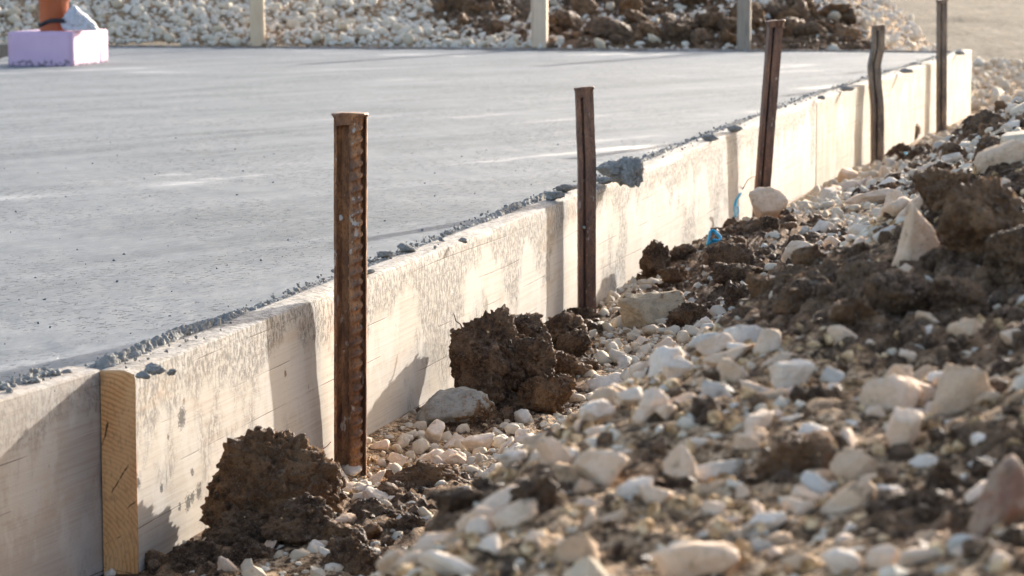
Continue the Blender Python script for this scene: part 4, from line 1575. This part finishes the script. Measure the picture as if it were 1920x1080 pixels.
# (how many tries, size range m, y range, distance from board, dislike of dark earth)
RULES = [
    (90, .042, .060, 1.4, 3.7, .45, 2.0, .9), (650, .026, .042, 1.4, 3.8, .3, 2.0, .8), (2400, .014, .026, 1.3, 3.8, .3, 2.0, .6), (4200, .006, .014, 1.4, 3.6, .4, 2.0, .5),
    (90, .038, .055, 3.4, 8.0, .06, 1.2, .93),
 (1800, .026, .040, 3.3, 8.0, .03, 1.2, .92), (6500, .013, .026, 3.2, 8.0, .01, 1.2, .88), (9500, .007, .013, 3.2, 7.0, .005, 1.1, .8),
    (340, .05, .085, 8.0, 16, .1, 1.6, .8), (2600, .028, .05, 8.0, 16, .05, 1.6, .8), (4200, .016, .028, 8.0, 14, .03, 1.5, .7),
    (700, .05, .12, 16, 21.5, -1.2, 3.0, .3), (2000, .03, .05, 16, 21.5, -1.2, 3.0, .3),
]
acc = []
for (n, s0, s1, y0, y1, l0, l1, dis) in RULES:
    x, y = sample(n, y0, y1, l0, l1)
    if y0 >= 16:
        k = ~((y < BC[1] + 0.4) & (x < BX(y) + 0.1)) & (x > 2.65)
        x, y = x[k], y[k]
    s = s0 + (s1 - s0) * rng.uniform(size=len(x)) ** 1.6
    so = soil_at(x, y) if y0 < 16 else np.zeros(len(x))
    keep = rng.uniform(size=len(x)) > so * dis
    lat = x - BX(y)
    for i in np.where(keep)[0]:
        if lat[i] < s[i] * 0.45 and y[i] < BC[1]:
            continue
        if PL.free(x[i], y[i], s[i] * 0.5):
            PL.put(x[i], y[i], s[i] * 0.5)
            acc.append((x[i], y[i], s[i]))
acc = np.array(acc)
S_POS = np.stack([acc[:, 0], acc[:, 1], ground(acc[:, 0], acc[:, 1]) + acc[:, 2] * np.where(acc[:, 1] < 3.7, 0.08, 0.20)], 1)
S_SZ = acc[:, 2]

# rubble on the mound behind the slab
mx = rng.uniform(-4.9, 4.0, 24000)
mt_ = rng.uniform(0.02, 1.0, 24000) ** 1.25 * 4.3
ms = np.where(rng.uniform(size=24000) < 0.10, rng.uniform(.05, .095, 24000), rng.uniform(.018, .045, 24000))
order = np.argsort(-ms)
mx, mt_, ms = mx[order], mt_[order], ms[order]
my = rear_y(mx) + mt_
mso = mound_soil(mx, my)
mk = rng.uniform(size=24000) > mso * 0.92
PM = Place(0.08)
macc = []
for i in np.where(mk)[0]:
    if PM.free(mx[i], my[i], ms[i] * 0.38):
        PM.put(mx[i], my[i], ms[i] * 0.38)
        macc.append((mx[i], my[i], ms[i]))
macc = np.array(macc)
M_POS = np.stack([macc[:, 0], macc[:, 1], mound_h(macc[:, 0], macc[:, 1]) + macc[:, 2] * 0.22], 1)

ALL_POS = np.concatenate([S_POS, M_POS])
ALL_SZ = np.concatenate([S_SZ, macc[:, 2]])
ON_MOUND = np.r_[np.zeros(len(S_POS), bool), np.ones(len(M_POS), bool)]
qx, qy, qd = project(ALL_POS)
app = ALL_SZ * F_PX / qd
inside = (qx > 6) & (qx < 1914) & (qy > 6) & (qy < 1074)
vis = inside.copy()
ids = np.where(inside)[0]
vis[ids] = seen(ALL_POS[ids] + np.array([0, 0, 1.0]) * ALL_SZ[ids][:, None] * 0.35)
rank = np.where(vis, app, 0)
N_IND = 300 - len(STONES) - 1
chosen = np.argsort(-rank)[:N_IND]
chosen = chosen[rank[chosen] > 0]
is_ind = np.zeros(len(ALL_SZ), bool)
is_ind[chosen] = True

LAND = [  # photo spot, words
    (300, 1040, "near the foot of the orange end grain"), (560, 1040, "below the brown pyramid clod"), (740, 950, "around the flat brown clod"), (850, 845, "in the gravel below the grey-faced clod"),
    (1010, 790, "in the gravel beside the dark lump"), (1150, 690, "in the gravel beside the clod heap"), (1290, 640, "in the gravel around the sandy boulder"), (1400, 600, "between sandy boulder and blurred heap"),
    (1540, 450, "around the limestone cluster on the bank"), (1620, 370, "around the long cream stone on the bank"), (1780, 290, "on the bank crest"), (1880, 140, "on the far gravel past the corner"),
    (900, 1010, "on the heap's low crest"), (1130, 900, "around the blurred cream block"), (1130, 1040, "low on the blurred heap by the tan stone"), (1300, 960, "around the broad flat cream stone"),
    (1300, 760, "on the crest by the long cream slab"), (1430, 900, "around the tilted white stone in sand"), (1480, 690, "around the squarish white stone"), (1620, 830, "around the earthy-topped tan stone"),
    (1700, 640, "in dark earth above the tan wedge"), (1860, 620, "in earth at the photo's edge"), (1780, 820, "around the tan wedge stone"), (1700, 980, "on the sandy slope by the reddish block"), (1560, 1020, "on the sandy slope near the photo's bottom"),
    (1830, 480, "around the large blurred brown clod"), (100, 40, "on the mound behind the lilac block"), (350, 40, "on the mound between pipe and round post"), (620, 40, "on the mound beside the round post"), (850, 40, "on the mound short of the square post"),
    (1150, 40, "on the mound past the square post"), (1440, 60, "on the mound by the grey post's foot"), (1480, 15, "high on the mound beyond the grey post"), (1270, 60, "at the mound's foot between square and grey posts"), (1290, 15, "high on the mound between square and grey posts"), (1400, 480, "by the round boulder on dark earth"), (1500, 490, "against the smooth tan boulder"), (1590, 400, "between limestone cluster and long cream stone"),
    (1680, 400, "at the upright cream stone"), (1390, 435, "on the earth just below the blue strap"), (1300, 480, "just past the blue plastic loop"), (1730, 330, "by the flat cream stone on the crest"),
    (1840, 250, "near the bank's top below the far field"), (1890, 280, "above the long smooth boulder"), (1660, 320, "near the bent stake's foot"), (1760, 260, "near the tall grey stake's foot"), (1480, 550, "along the dark ridge"), (1650, 420, "between limestone cluster and triangular stone"), (1650, 60, "on the mound's low end behind the bent stake"),
]
lp = np.array([(a, b) for a, b, _ in LAND], float)
TONES = [("white", S_WHITE), ("cream", S_CREAM), ("tan", S_TAN), ("greyish", S_GREY)]
proto_me = [[raw_mesh("stone", pv, pf, mt) for (pv, pf) in P_HI] for _, mt in TONES]
used = {}
SHAPES = {"flat": (1.15, 1.0, .62), "blocky": (1.0, .95, 1.3), "long": (1.35, .72, .95), "chunky": (1.05, 1.05, 1.0), "narrow": (1.2, .6, 1.05), "squat": (.95, 1.0, .8)}
for j, i in enumerate(chosen):
    near = ALL_POS[i][1] < 3.7
    far_ = ON_MOUND[i]
    tw = (.16, .56, .26, .02) if near else ((.35, .35, .1, .2) if far_ else (.5, .36, .06, .08))
    k = int(np.argmin(((lp - np.array([qx[i], qy[i]])) ** 2).sum(1)))
    where = LAND[k][2]
    size = "larger" if app[i] > 42 else ("middling" if app[i] > 30 else "small")
    best = None
    for _ in range(20):
        ti = int(rng.choice(4, p=tw))
        shp = list(SHAPES)[int(rng.integers(6))]
        lab = f"{size} {shp} {TONES[ti][0]} limestone piece {where}"
        if best is None or used.get(lab, 0) < used.get(best[2], 0):
            best = (ti, shp, lab)
        if used.get(lab, 0) == 0:
            break
    ti, shp, lab = best
    used[lab] = used.get(lab, 0) + 1
    o = link("stone", proto_me[ti][j % len(P_HI)])
    s = ALL_SZ[i] * 1.06
    o.location = ALL_POS[i]
    o.scale = tuple(s * q for q in SHAPES[shp])
    o.rotation_euler = (rng.normal() * .4, rng.normal() * .4, rng.uniform(0, 6.28))
    tag(o, lab, "stone", "loose limestone pieces " + where)

rest = np.where(~is_ind)[0]


def joined(sel, protos, heap, tilt=0.5, pos=None, sz=None):
    pos, sz = ALL_POS[sel] if pos is None else pos, ALL_SZ[sel] if sz is None else sz
    n = len(pos)
    sc3 = np.stack([sz, sz * rng.uniform(.8, 1.1, n), sz * rng.uniform(.8, 1.25, n)], 1) * 1.08
    heap.add(protos, rng.integers(0, len(protos), n), rot_many(rng, n, tilt), sc3, pos)


hp = Heap()
big = rest[(app[rest] > 24) & inside[rest]]
joined(big, P_MID, hp)
hp.build("limestone_gravel", MAT_STONE, True)
hp = Heap()
small = rest[~((app[rest] > 24) & inside[rest])]
joined(small[~ON_MOUND[small]], P_LO, hp)
hp.build("fine_gravel", MAT_STONE, False)
hp = Heap()
joined(small[ON_MOUND[small]], P_LO, hp)
hp.build("mound_gravel", MAT_STONE_W, False)

# ---- clods of middling size, one by one, and crumbs of earth
cacc = []
for (n, s0, s1, y0, y1, l0, l1) in ((220, .03, .06, 1.6, 3.8, .4, 1.7), (420, .03, .07, 3.4, 8, .05, 1.2), (260, .05, .1, 8, 15, .1, 1.4)):
    x, y = sample(n, y0, y1, l0, l1)
    so = soil_at(x, y)
    s = s0 + (s1 - s0) * rng.uniform(size=len(x)) ** 2
    for i in np.where(rng.uniform(size=len(x)) < so * 1.2 - 0.35)[0]:
        if x[i] - BX(y[i]) > s[i] * 0.5:
            cacc.append((x[i], y[i], ground(x[i], y[i])[0] + s[i] * 0.15, s[i]))
x = rng.uniform(-1.0, 3.0, 420)
t = rng.uniform(0.1, 1.9, 420)
y = rear_y(x) + t
s = rng.uniform(.07, .22, 420)
so = mound_soil(x, y)
for i in np.where(rng.uniform(size=420) < so - 0.35)[0]:
    cacc.append((x[i], y[i], mound_h(x[i:i + 1], y[i:i + 1])[0] + s[i] * 0.15, s[i]))
cacc = np.array(cacc)
cx_, cy_, cd_ = project(cacc[:, :3])
capp = cacc[:, 3] * F_PX / cd_
cin = (cx_ > 6) & (cx_ < 1914) & (cy_ > 6) & (cy_ < 1074)
cin[cin] = seen(cacc[cin][:, :3] + np.array([0, 0, 1.0]) * cacc[cin][:, 3:4] * 0.4)
crank = np.where(cin & (capp > 18), capp, 0)
cch = np.argsort(-crank)[:230]
cch = cch[crank[cch] > 0]
proto_c = [[raw_mesh("earth_clod", pv, pf, mt) for (pv, pf) in P_CLOD] for mt in (MAT_SOIL, MAT_SOIL_B)]
for j, i in enumerate(cch):
    k = int(np.argmin(((lp - np.array([cx_[i], cy_[i]])) ** 2).sum(1)))
    where = LAND[k][2]
    size = "larger" if capp[i] > 50 else ("middling" if capp[i] > 34 else "small")
    best = None
    for _ in range(60):
        ti = int(rng.uniform() < 0.45)
        shp = list(SHAPES)[int(rng.integers(6))]
        lab = f"{size} {shp} {('dark', 'brown')[ti]} earth clod {where}"
        if best is None or used.get(lab, 0) < used.get(best[2], 0):
            best = (ti, shp, lab)
        if used.get(lab, 0) == 0:
            break
    ti, shp, lab = best
    used[lab] = used.get(lab, 0) + 1
    o = link("earth_clod", proto_c[ti][j % len(P_CLOD)])
    s = cacc[i, 3]
    o.location = cacc[i, :3]
    o.scale = tuple(s * q for q in SHAPES[shp])
    o.rotation_euler = (rng.normal() * .4, rng.normal() * .4, rng.uniform(0, 6.28))
    tag(o, lab, "clod", "loose earth clods " + where)
hp = Heap()
cr = np.setdiff1d(np.arange(len(cacc)), cch)
if len(cr):
    joined(cr, P_CLODL, hp, 0.6, cacc[cr][:, :3], cacc[cr][:, 3])
# crumbs on the ground
for (n, s0, s1, y0, y1, l0, l1, th) in ((16000, .004, .011, 3.3, 7.8, .004, 1.1, .22), (8000, .010, .026, 3.3, 8.5, .02, 1.15, .30), (11000, .006, .022, 1.4, 3.7, .4, 1.8, .03), (3600, .014, .035, 8, 15, .05, 1.5, .3)):
    x, y = sample(n, y0, y1, l0, l1)
    so = soil_at(x, y)
    k = rng.uniform(size=len(x)) < np.clip((so - th) * 2.2 + 0.10, 0, 1)
    x, y = x[k], y[k]
    s = s0 + (s1 - s0) * rng.uniform(size=len(x)) ** 2.2
    joined(None, P_TINY, hp, None, np.stack([x, y, ground(x, y) + s * 0.28], 1), s)
# crumbs clinging to the clods
for (V, Y, sz) in crumb_src:
    zt = V[:, 2].mean()
    n = int(min(len(V) * 0.35, 240 if Y > 3.4 else 60))
    c = V.mean(0)
    idx = rng.choice(len(V), n, replace=False)
    s = np.clip(sz * rng.uniform(.02, .075, n) ** 1.0, .002, .012)
    keep = fbm(V[idx] * 18, 2, 61) > -0.05
    joined(None, P_TINY, hp, None, V[idx][keep], s[keep])
# earth chips on the mound
x = rng.uniform(-1.0, 3.1, 2600)
y = rear_y(x) + rng.uniform(0.03, 2.2, 2600)
so = mound_soil(x, y)
k = rng.uniform(size=2600) < so
joined(None, P_TINY, hp, None, np.stack([x[k], y[k], mound_h(x[k], y[k]) + .008], 1), rng.uniform(.02, .06, k.sum()))
hp.build("earth_crumbs", MAT_SOIL, False)
hp = Heap()
for (V, Y, sz) in crumb_src:
    n = int(14 if Y > 3.4 else 8)
    idx = rng.choice(len(V), n, replace=False)
    joined(None, P_TINY, hp, None, V[idx], rng.uniform(.0015, .0045, n) * np.clip(sz / .12, .6, 1.6))
hp.build("stone_chips", MAT_SAND, False)
hp = Heap()
x, y = sample(10000, 1.4, 3.8, .45, 2.0)
so = soil_at(x, y)
k = rng.uniform(size=len(x)) > so * 0.9
x, y = x[k], y[k]
s = .004 + .013 * rng.uniform(size=len(x)) ** 2.0
joined(None, P_TINY, hp, None, np.stack([x, y, ground(x, y) + s * 0.22], 1), s)
x, y = sample(1500, 4.3, 4.9, .02, .16)
k = fbm(xyz(x * 12, y * 12), 2, 90) > 0.0
joined(None, P_TINY, hp, None, np.stack([x, y, ground(x, y) + .003], 1)[k], .003 + .008 * rng.uniform(size=k.sum()) ** 2)
hp.build("sand_clumps", MAT_SAND, False)

# ------------------------------------------------------------------ wet concrete crumbs on and beside the boards
def edge_frame(s):
    """points along the inner top edge of the long and far boards, s metres from the near corner"""
    L1 = float(np.linalg.norm(BB - BA))
    s = np.asarray(s, float)
    d = np.where((s < L1)[:, None], d1, d2)
    p = np.where((s < L1)[:, None], BA + d1 * s[:, None], BB + d2 * (s - L1)[:, None])
    n = np.stack([-d[:, 1], d[:, 0]], 1)
    return p, n


def mortar_lip(P, N, name, seed, w=0.075):
    """the unfinished strip of paste that the float left beside a board"""
    n, k = len(P), 40
    u = np.linspace(0, 1, k)
    sl = np.r_[0, np.cumsum(np.linalg.norm(np.diff(P, axis=0), axis=1))]
    S, U = np.meshgrid(sl, u, indexing='ij')
    S1, U1 = S.ravel(), U.ravel()
    rag = fbm(xyz(S1 * 9, S1 * 0), 4, seed, 0.65)
    off = T_BOARD - 0.010 + 0.014 * rag * (1 - U1) + w * U1
    prof = smooth01(U1 / 0.26) ** 0.7 * np.exp(-(np.maximum(U1 - 0.24, 0) / 0.30) ** 2)
    amp = np.clip(0.75 + 1.1 * fbm(xyz(S1 * 2.2, S1 * 0), 3, seed + 1), 0.12, 1.4)
    z0 = -0.0135 + prof * 0.0165 * (0.35 + 0.65 * amp)
    p3 = np.stack([S1, off, z0 * 1.2], 1)
    p3 = p3 + 0.004 * np.stack([fbm(p3 * 70, 2, seed + 5), fbm(p3 * 70, 2, seed + 6), fbm(p3 * 70, 2, seed + 7)], 1)
    mask = prof ** 0.5
    lump_ = dome(p3 * 78, seed + 2) * 0.0085 * amp + dome(p3 * 150, seed + 3) * 0.0045 + 0.004 * fbm(p3 * 220, 3, seed + 4)
    z = z0 + mask * lump_ * 0.8
    fade = smooth01(np.minimum(S1, sl[-1] - S1) / 0.035)
    z = -0.022 + (z + 0.022) * fade
    off = off - mask * lump_ * 1.0 * np.clip(1 - U1 / 0.5, 0, 1)
    Pi = np.repeat(P, k, axis=0)
    Ni = np.repeat(N, k, axis=0)
    V = np.c_[Pi + Ni * off[:, None], z]
    ob = kind(link(name, raw_mesh(name, V, grid_faces(n, k), MAT_CRUMB)), "structure")
    return ob


_s = np.cumsum(np.r_[0, 0.0015 * 1.00035 ** np.arange(5200)])
_s = _s[_s < float(np.linalg.norm(BB - BA) + np.linalg.norm(BC - BB)) - 0.05]
_p, _n2 = edge_frame(_s)
mortar_lip(_p, _n2, "mortar_lip", 601)
_dl = (_lb1 - _lb0) / np.linalg.norm(_lb1 - _lb0)
_sl = np.linspace(-0.035, 1.3, 800)
mortar_lip(_lb1 - _dl * _sl[:, None], np.tile(np.array([[-_dl[1], _dl[0]]]), (800, 1)), "mortar_lip", 607)

hp = Heap()
n = 900
s = (rng.uniform(size=n) ** 1.1) * 12.2
off = T_BOARD + np.abs(rng.normal(size=n)) * 0.018 + 0.004 * rng.normal(size=n) + 0.003
ragged = fbm(xyz(s * 5, s * 0), 3, 71)
off = off + 0.012 * ragged
sz = (0.0028 + 0.0065 * rng.uniform(size=n) ** 2.6) * (1 + 0.04 * s) * (1 + 0.4 * ragged)
p, nn = edge_frame(s)
P = p + nn * off[:, None]
joined(None, P_TINY, hp, None, np.c_[P, -0.002 + 0.007 * rng.uniform(size=n) * np.exp(-np.abs(off - 0.05) / 0.02)], sz)
# strays on the board tops
n = 260
s = (rng.uniform(size=n) ** 1.5) * 12.0
p, nn = edge_frame(s)
P = p + nn * rng.uniform(0.006, T_BOARD, n)[:, None]
kk = fbm(xyz(s * 1.3, s * 0), 2, 72) > -0.1
joined(None, P_TINY, hp, None, np.c_[P, np.full(n, 0.0015)][kk], (0.0025 + 0.005 * rng.uniform(size=n) ** 3)[kk] * (1 + 0.05 * s[kk]))
# beside the lapped board
n = 500
sl = rng.uniform(0, 1.15, n)
dl = (_lb1 - _lb0) / np.linalg.norm(_lb1 - _lb0)
nl = np.array([-dl[1], dl[0]])
P = _lb1 - dl * sl[:, None] + nl * (T_BOARD + 0.012 + rng.normal(size=n) * 0.014)[:, None]
joined(None, P_TINY, hp, None, np.c_[P, 0.003 * rng.uniform(size=n)], 0.003 + 0.009 * rng.uniform(size=n) ** 2.4)
# grit stuck on the slab
n = 350
y = rng.uniform(3.2, 8.5, n)
x = BX(y) - 0.06 - rng.uniform(0, 1, n) ** 1.5 * (0.35 * y)
k = np.abs(x) < 0.19 * y + 0.1
hp.build("concrete_crumbs", MAT_CRUMB, True)
hp = Heap()
joined(None, P_TINY, hp, None, np.c_[x, y, np.full(len(x), -0.0115)][k], (0.002 + 0.005 * rng.uniform(size=n) ** 3)[k])
hp.build("concrete_grit", MAT_CONC, True)


def lump(px, py, w, h, label, seed, z=0.0, sub=4):
    b = on_plane(px, py + h * 0.4, z)
    Y = b[1]
    s = Y / F_PX
    v, f = clod_shape(seed, sub, 1.7, 9, 0.9)
    u = unit_box(v) * np.array([w * s, (w + h) / 2 * s * 0.9, h * s])
    o = link("concrete_lump", raw_mesh("concrete_lump", u, f, MAT_CRUMB), None, (b[0], b[1] + w * s * 0.1, b[2] + h * s * 0.32))
    return tag(o, label, "concrete lump", "lumps of wet concrete at the boards")


lump(1158, 316, 84, 58, "big grey lump of wet concrete on the board beside the grooved stake", 801, 0.0, 5)
lump(1186, 318, 46, 58, "grey concrete drip hanging over the board's edge past the big lump", 802, 0.0, 5)
lump(1133, 338, 34, 16, "small grey crumb lump at the foot of the big lump", 803)
lump(290, 690, 44, 24, "grey lump on the lapped board by the orange end grain", 804)
lump(268, 703, 30, 16, "small flat lump beside the grey lump at the lapped board", 805)
lump(322, 697, 20, 14, "pebble-sized lump on the near corner of the long board", 806)
lump(388, 603, 26, 11, "flat lump on the long board's top between corner and ribbed stake", 807)
lump(722, 476, 0 + 34, 16, "dark lump on the board top just past the ribbed stake", 808)
lump(762, 464, 38, 20, "paired dark lump a little further past the ribbed stake", 809)
lump(690, 509, 28, 12, "small lump on the board top beside the ribbed stake", 810)
lump(828, 448, 14, 10, "single round pebble on the board top", 811)
lump(868, 450, 18, 12, "thin wet chip at the board's outer arris", 812)
lump(1040, 366, 40, 20, "grey lump by the slab edge short of the grooved stake", 813)
lump(1060, 352, 46, 18, "wide grey lump touching the grooved stake", 814)
lump(1332, 257, 34, 14, "rough lump of grey concrete on the board before the slanting stake", 815)
lump(1378, 241, 32, 14, "crumbly lump of concrete on the board near the slanting stake", 816)
lump(1540, 182, 16, 9, "dark crumb lump at the bend of the boards", 817)
lump(1590, 166, 30, 10, "short ridge of concrete on the pale board before the bent stake", 818)
lump(1700, 132, 30, 10, "ragged ridge of concrete on the pale board past the bent stake", 819)
lump(1800, 98, 22, 9, "ridge of concrete at the pale board's far corner", 820)
lump(490, 82, 30, 7, "dark smear of concrete along the far board by the round post", 821)

# ------------------------------------------------------------------ blue plastic, wire, twig
MAT_BLUE = make_simple("blue_plastic", [(0.3, (0.02, 0.36, 0.62)), (0.7, (0.05, 0.48, 0.74))], 60, 0.35, 0.1, 0.5)


def ribbon(name, pts, wvec, th, mat):
    pts = path_pts(pts, 0.004)
    wv = np.asarray(wvec, float)
    V = []
    for i, p in enumerate(pts):
        t = pts[min(i + 1, len(pts) - 1)] - pts[max(i - 1, 0)]
        t = t / (np.linalg.norm(t) + 1e-9)
        nn = np.cross(t, wv)
        nn = nn / (np.linalg.norm(nn) + 1e-9)
        for a, b in ((-.5, -.5), (.5, -.5), (.5, .5), (-.5, .5)):
            V.append(p + wv * a + nn * th * b)
    V = np.array(V)
    n = len(pts)
    f = np.concatenate([grid_faces(n, 4, True), [[3, 2, 1, 0], [4 * n - 4, 4 * n - 3, 4 * n - 2, 4 * n - 1]]])
    return raw_mesh(name, V, f, mat, True)


def rod(name, pts, r, mat, ns=8):
    pts = path_pts(pts, 0.004)
    V = []
    for i, p in enumerate(pts):
        t = pts[min(i + 1, len(pts) - 1)] - pts[max(i - 1, 0)]
        t = t / (np.linalg.norm(t) + 1e-9)
        a = np.cross(t, [0.3, 1, 0.2])
        a /= np.linalg.norm(a)
        b = np.cross(t, a)
        rr = r * (1 - 0.5 * i / len(pts))
        for k in range(ns):
            q = 2 * math.pi * k / ns
            V.append(p + rr * (a * math.cos(q) + b * math.sin(q)))
    return raw_mesh(name, np.array(V), grid_faces(len(pts), ns, True), mat, True)


Yb = float(edge_pt(1385, 0.05)[1])
o = link("plastic_strap", ribbon("plastic_strap", [at(1379, 408, Yb), at(1377, 392, Yb), at(1380, 376, Yb), at(1389, 362, Yb)], (0.007, -0.004, 0.002), 0.003, MAT_BLUE))
tag(o, "thin blue plastic strap standing up by the slanting stake", "plastic strap")
o = link("plastic_clip", ribbon("plastic_clip", [at(1377, 404, Yb - .01), at(1378, 388, Yb - .01), at(1384, 388, Yb - .01), at(1384, 402, Yb - .01)], (0.003, -0.006, 0), 0.0035, make_simple("pale_blue_plastic", [(0.3, (0.25, 0.50, 0.66)), (0.7, (0.4, 0.62, 0.74))], 40, 0.4)))
tag(o, "pale blue clip at the base of the blue strap", "clip")
Yc = float(hit(1340, 462)[1]) - 0.02
o = link("plastic_loop", ribbon("plastic_loop", [at(1326, 460, Yc), at(1332, 432, Yc), at(1340, 434, Yc), at(1351, 445, Yc - .02), at(1349, 452, Yc - .03), at(1334, 450, Yc - .03), at(1331, 456, Yc - .02), at(1350, 456, Yc - .04)], (0.005, -0.010, 0.006), 0.003, MAT_BLUE))
tag(o, "bright blue plastic loop lying against the board by the dark clods", "plastic loop")
b = hit(1696, 300)
o = link("plastic_scrap", raw_mesh("plastic_scrap", unit_box(clod_shape(77, 3)[0]) * np.array([.022, .02, .034]), ico(3)[1], make_simple("cyan_plastic", [(0.3, (0.05, 0.42, 0.55)), (0.7, (0.1, 0.55, 0.68))], 60, 0.4)), None, b + np.array([0, -.03, .02]))
tag(o, "tiny blue plastic scrap among dark clods near the bent stake", "plastic scrap")

MAT_WIRE = make_simple("thin_rusty_wire", [(0.3, (0.10, 0.06, 0.04)), (0.7, (0.22, 0.15, 0.1))], 90, 0.6)
Yw = float(edge_pt(1412, 0.03)[1])
o = link("tie_wire", rod("tie_wire", [at(1392, 356, Yw), at(1402, 337, Yw), at(1413, 331, Yw), at(1424, 333, Yw)], 0.0016, MAT_WIRE))
tag(o, "thin bent wire sticking out from the slanting stake", "wire")
Yt = float(edge_pt(862, 0.05)[1]) - 0.05
o = link("root_twig", rod("root_twig", [at(868, 622, Yt), at(864, 608, Yt + .01), at(855, 602, Yt), at(851, 588, Yt)], 0.0014, make_simple("root_bark", [(0.3, (0.07, 0.035, 0.02)), (0.7, (0.14, 0.07, 0.04))], 90, 0.8)))
tag(o, "thin dark root twig rising from the tall faceted clod", "twig")
Yr = float(edge_pt(600, 0.02)[1])
o = link("red_fibre", rod("red_fibre", [at(592, 848, Yr), at(602, 843, Yr), at(612, 838, Yr), at(621, 828, Yr)], 0.0010, make_simple("red_fibre", [(0.3, (0.25, 0.05, 0.03)), (0.7, (0.35, 0.09, 0.05))], 90, 0.7)))
tag(o, "fine reddish fibre between pyramid clod and ribbed stake", "fibre")
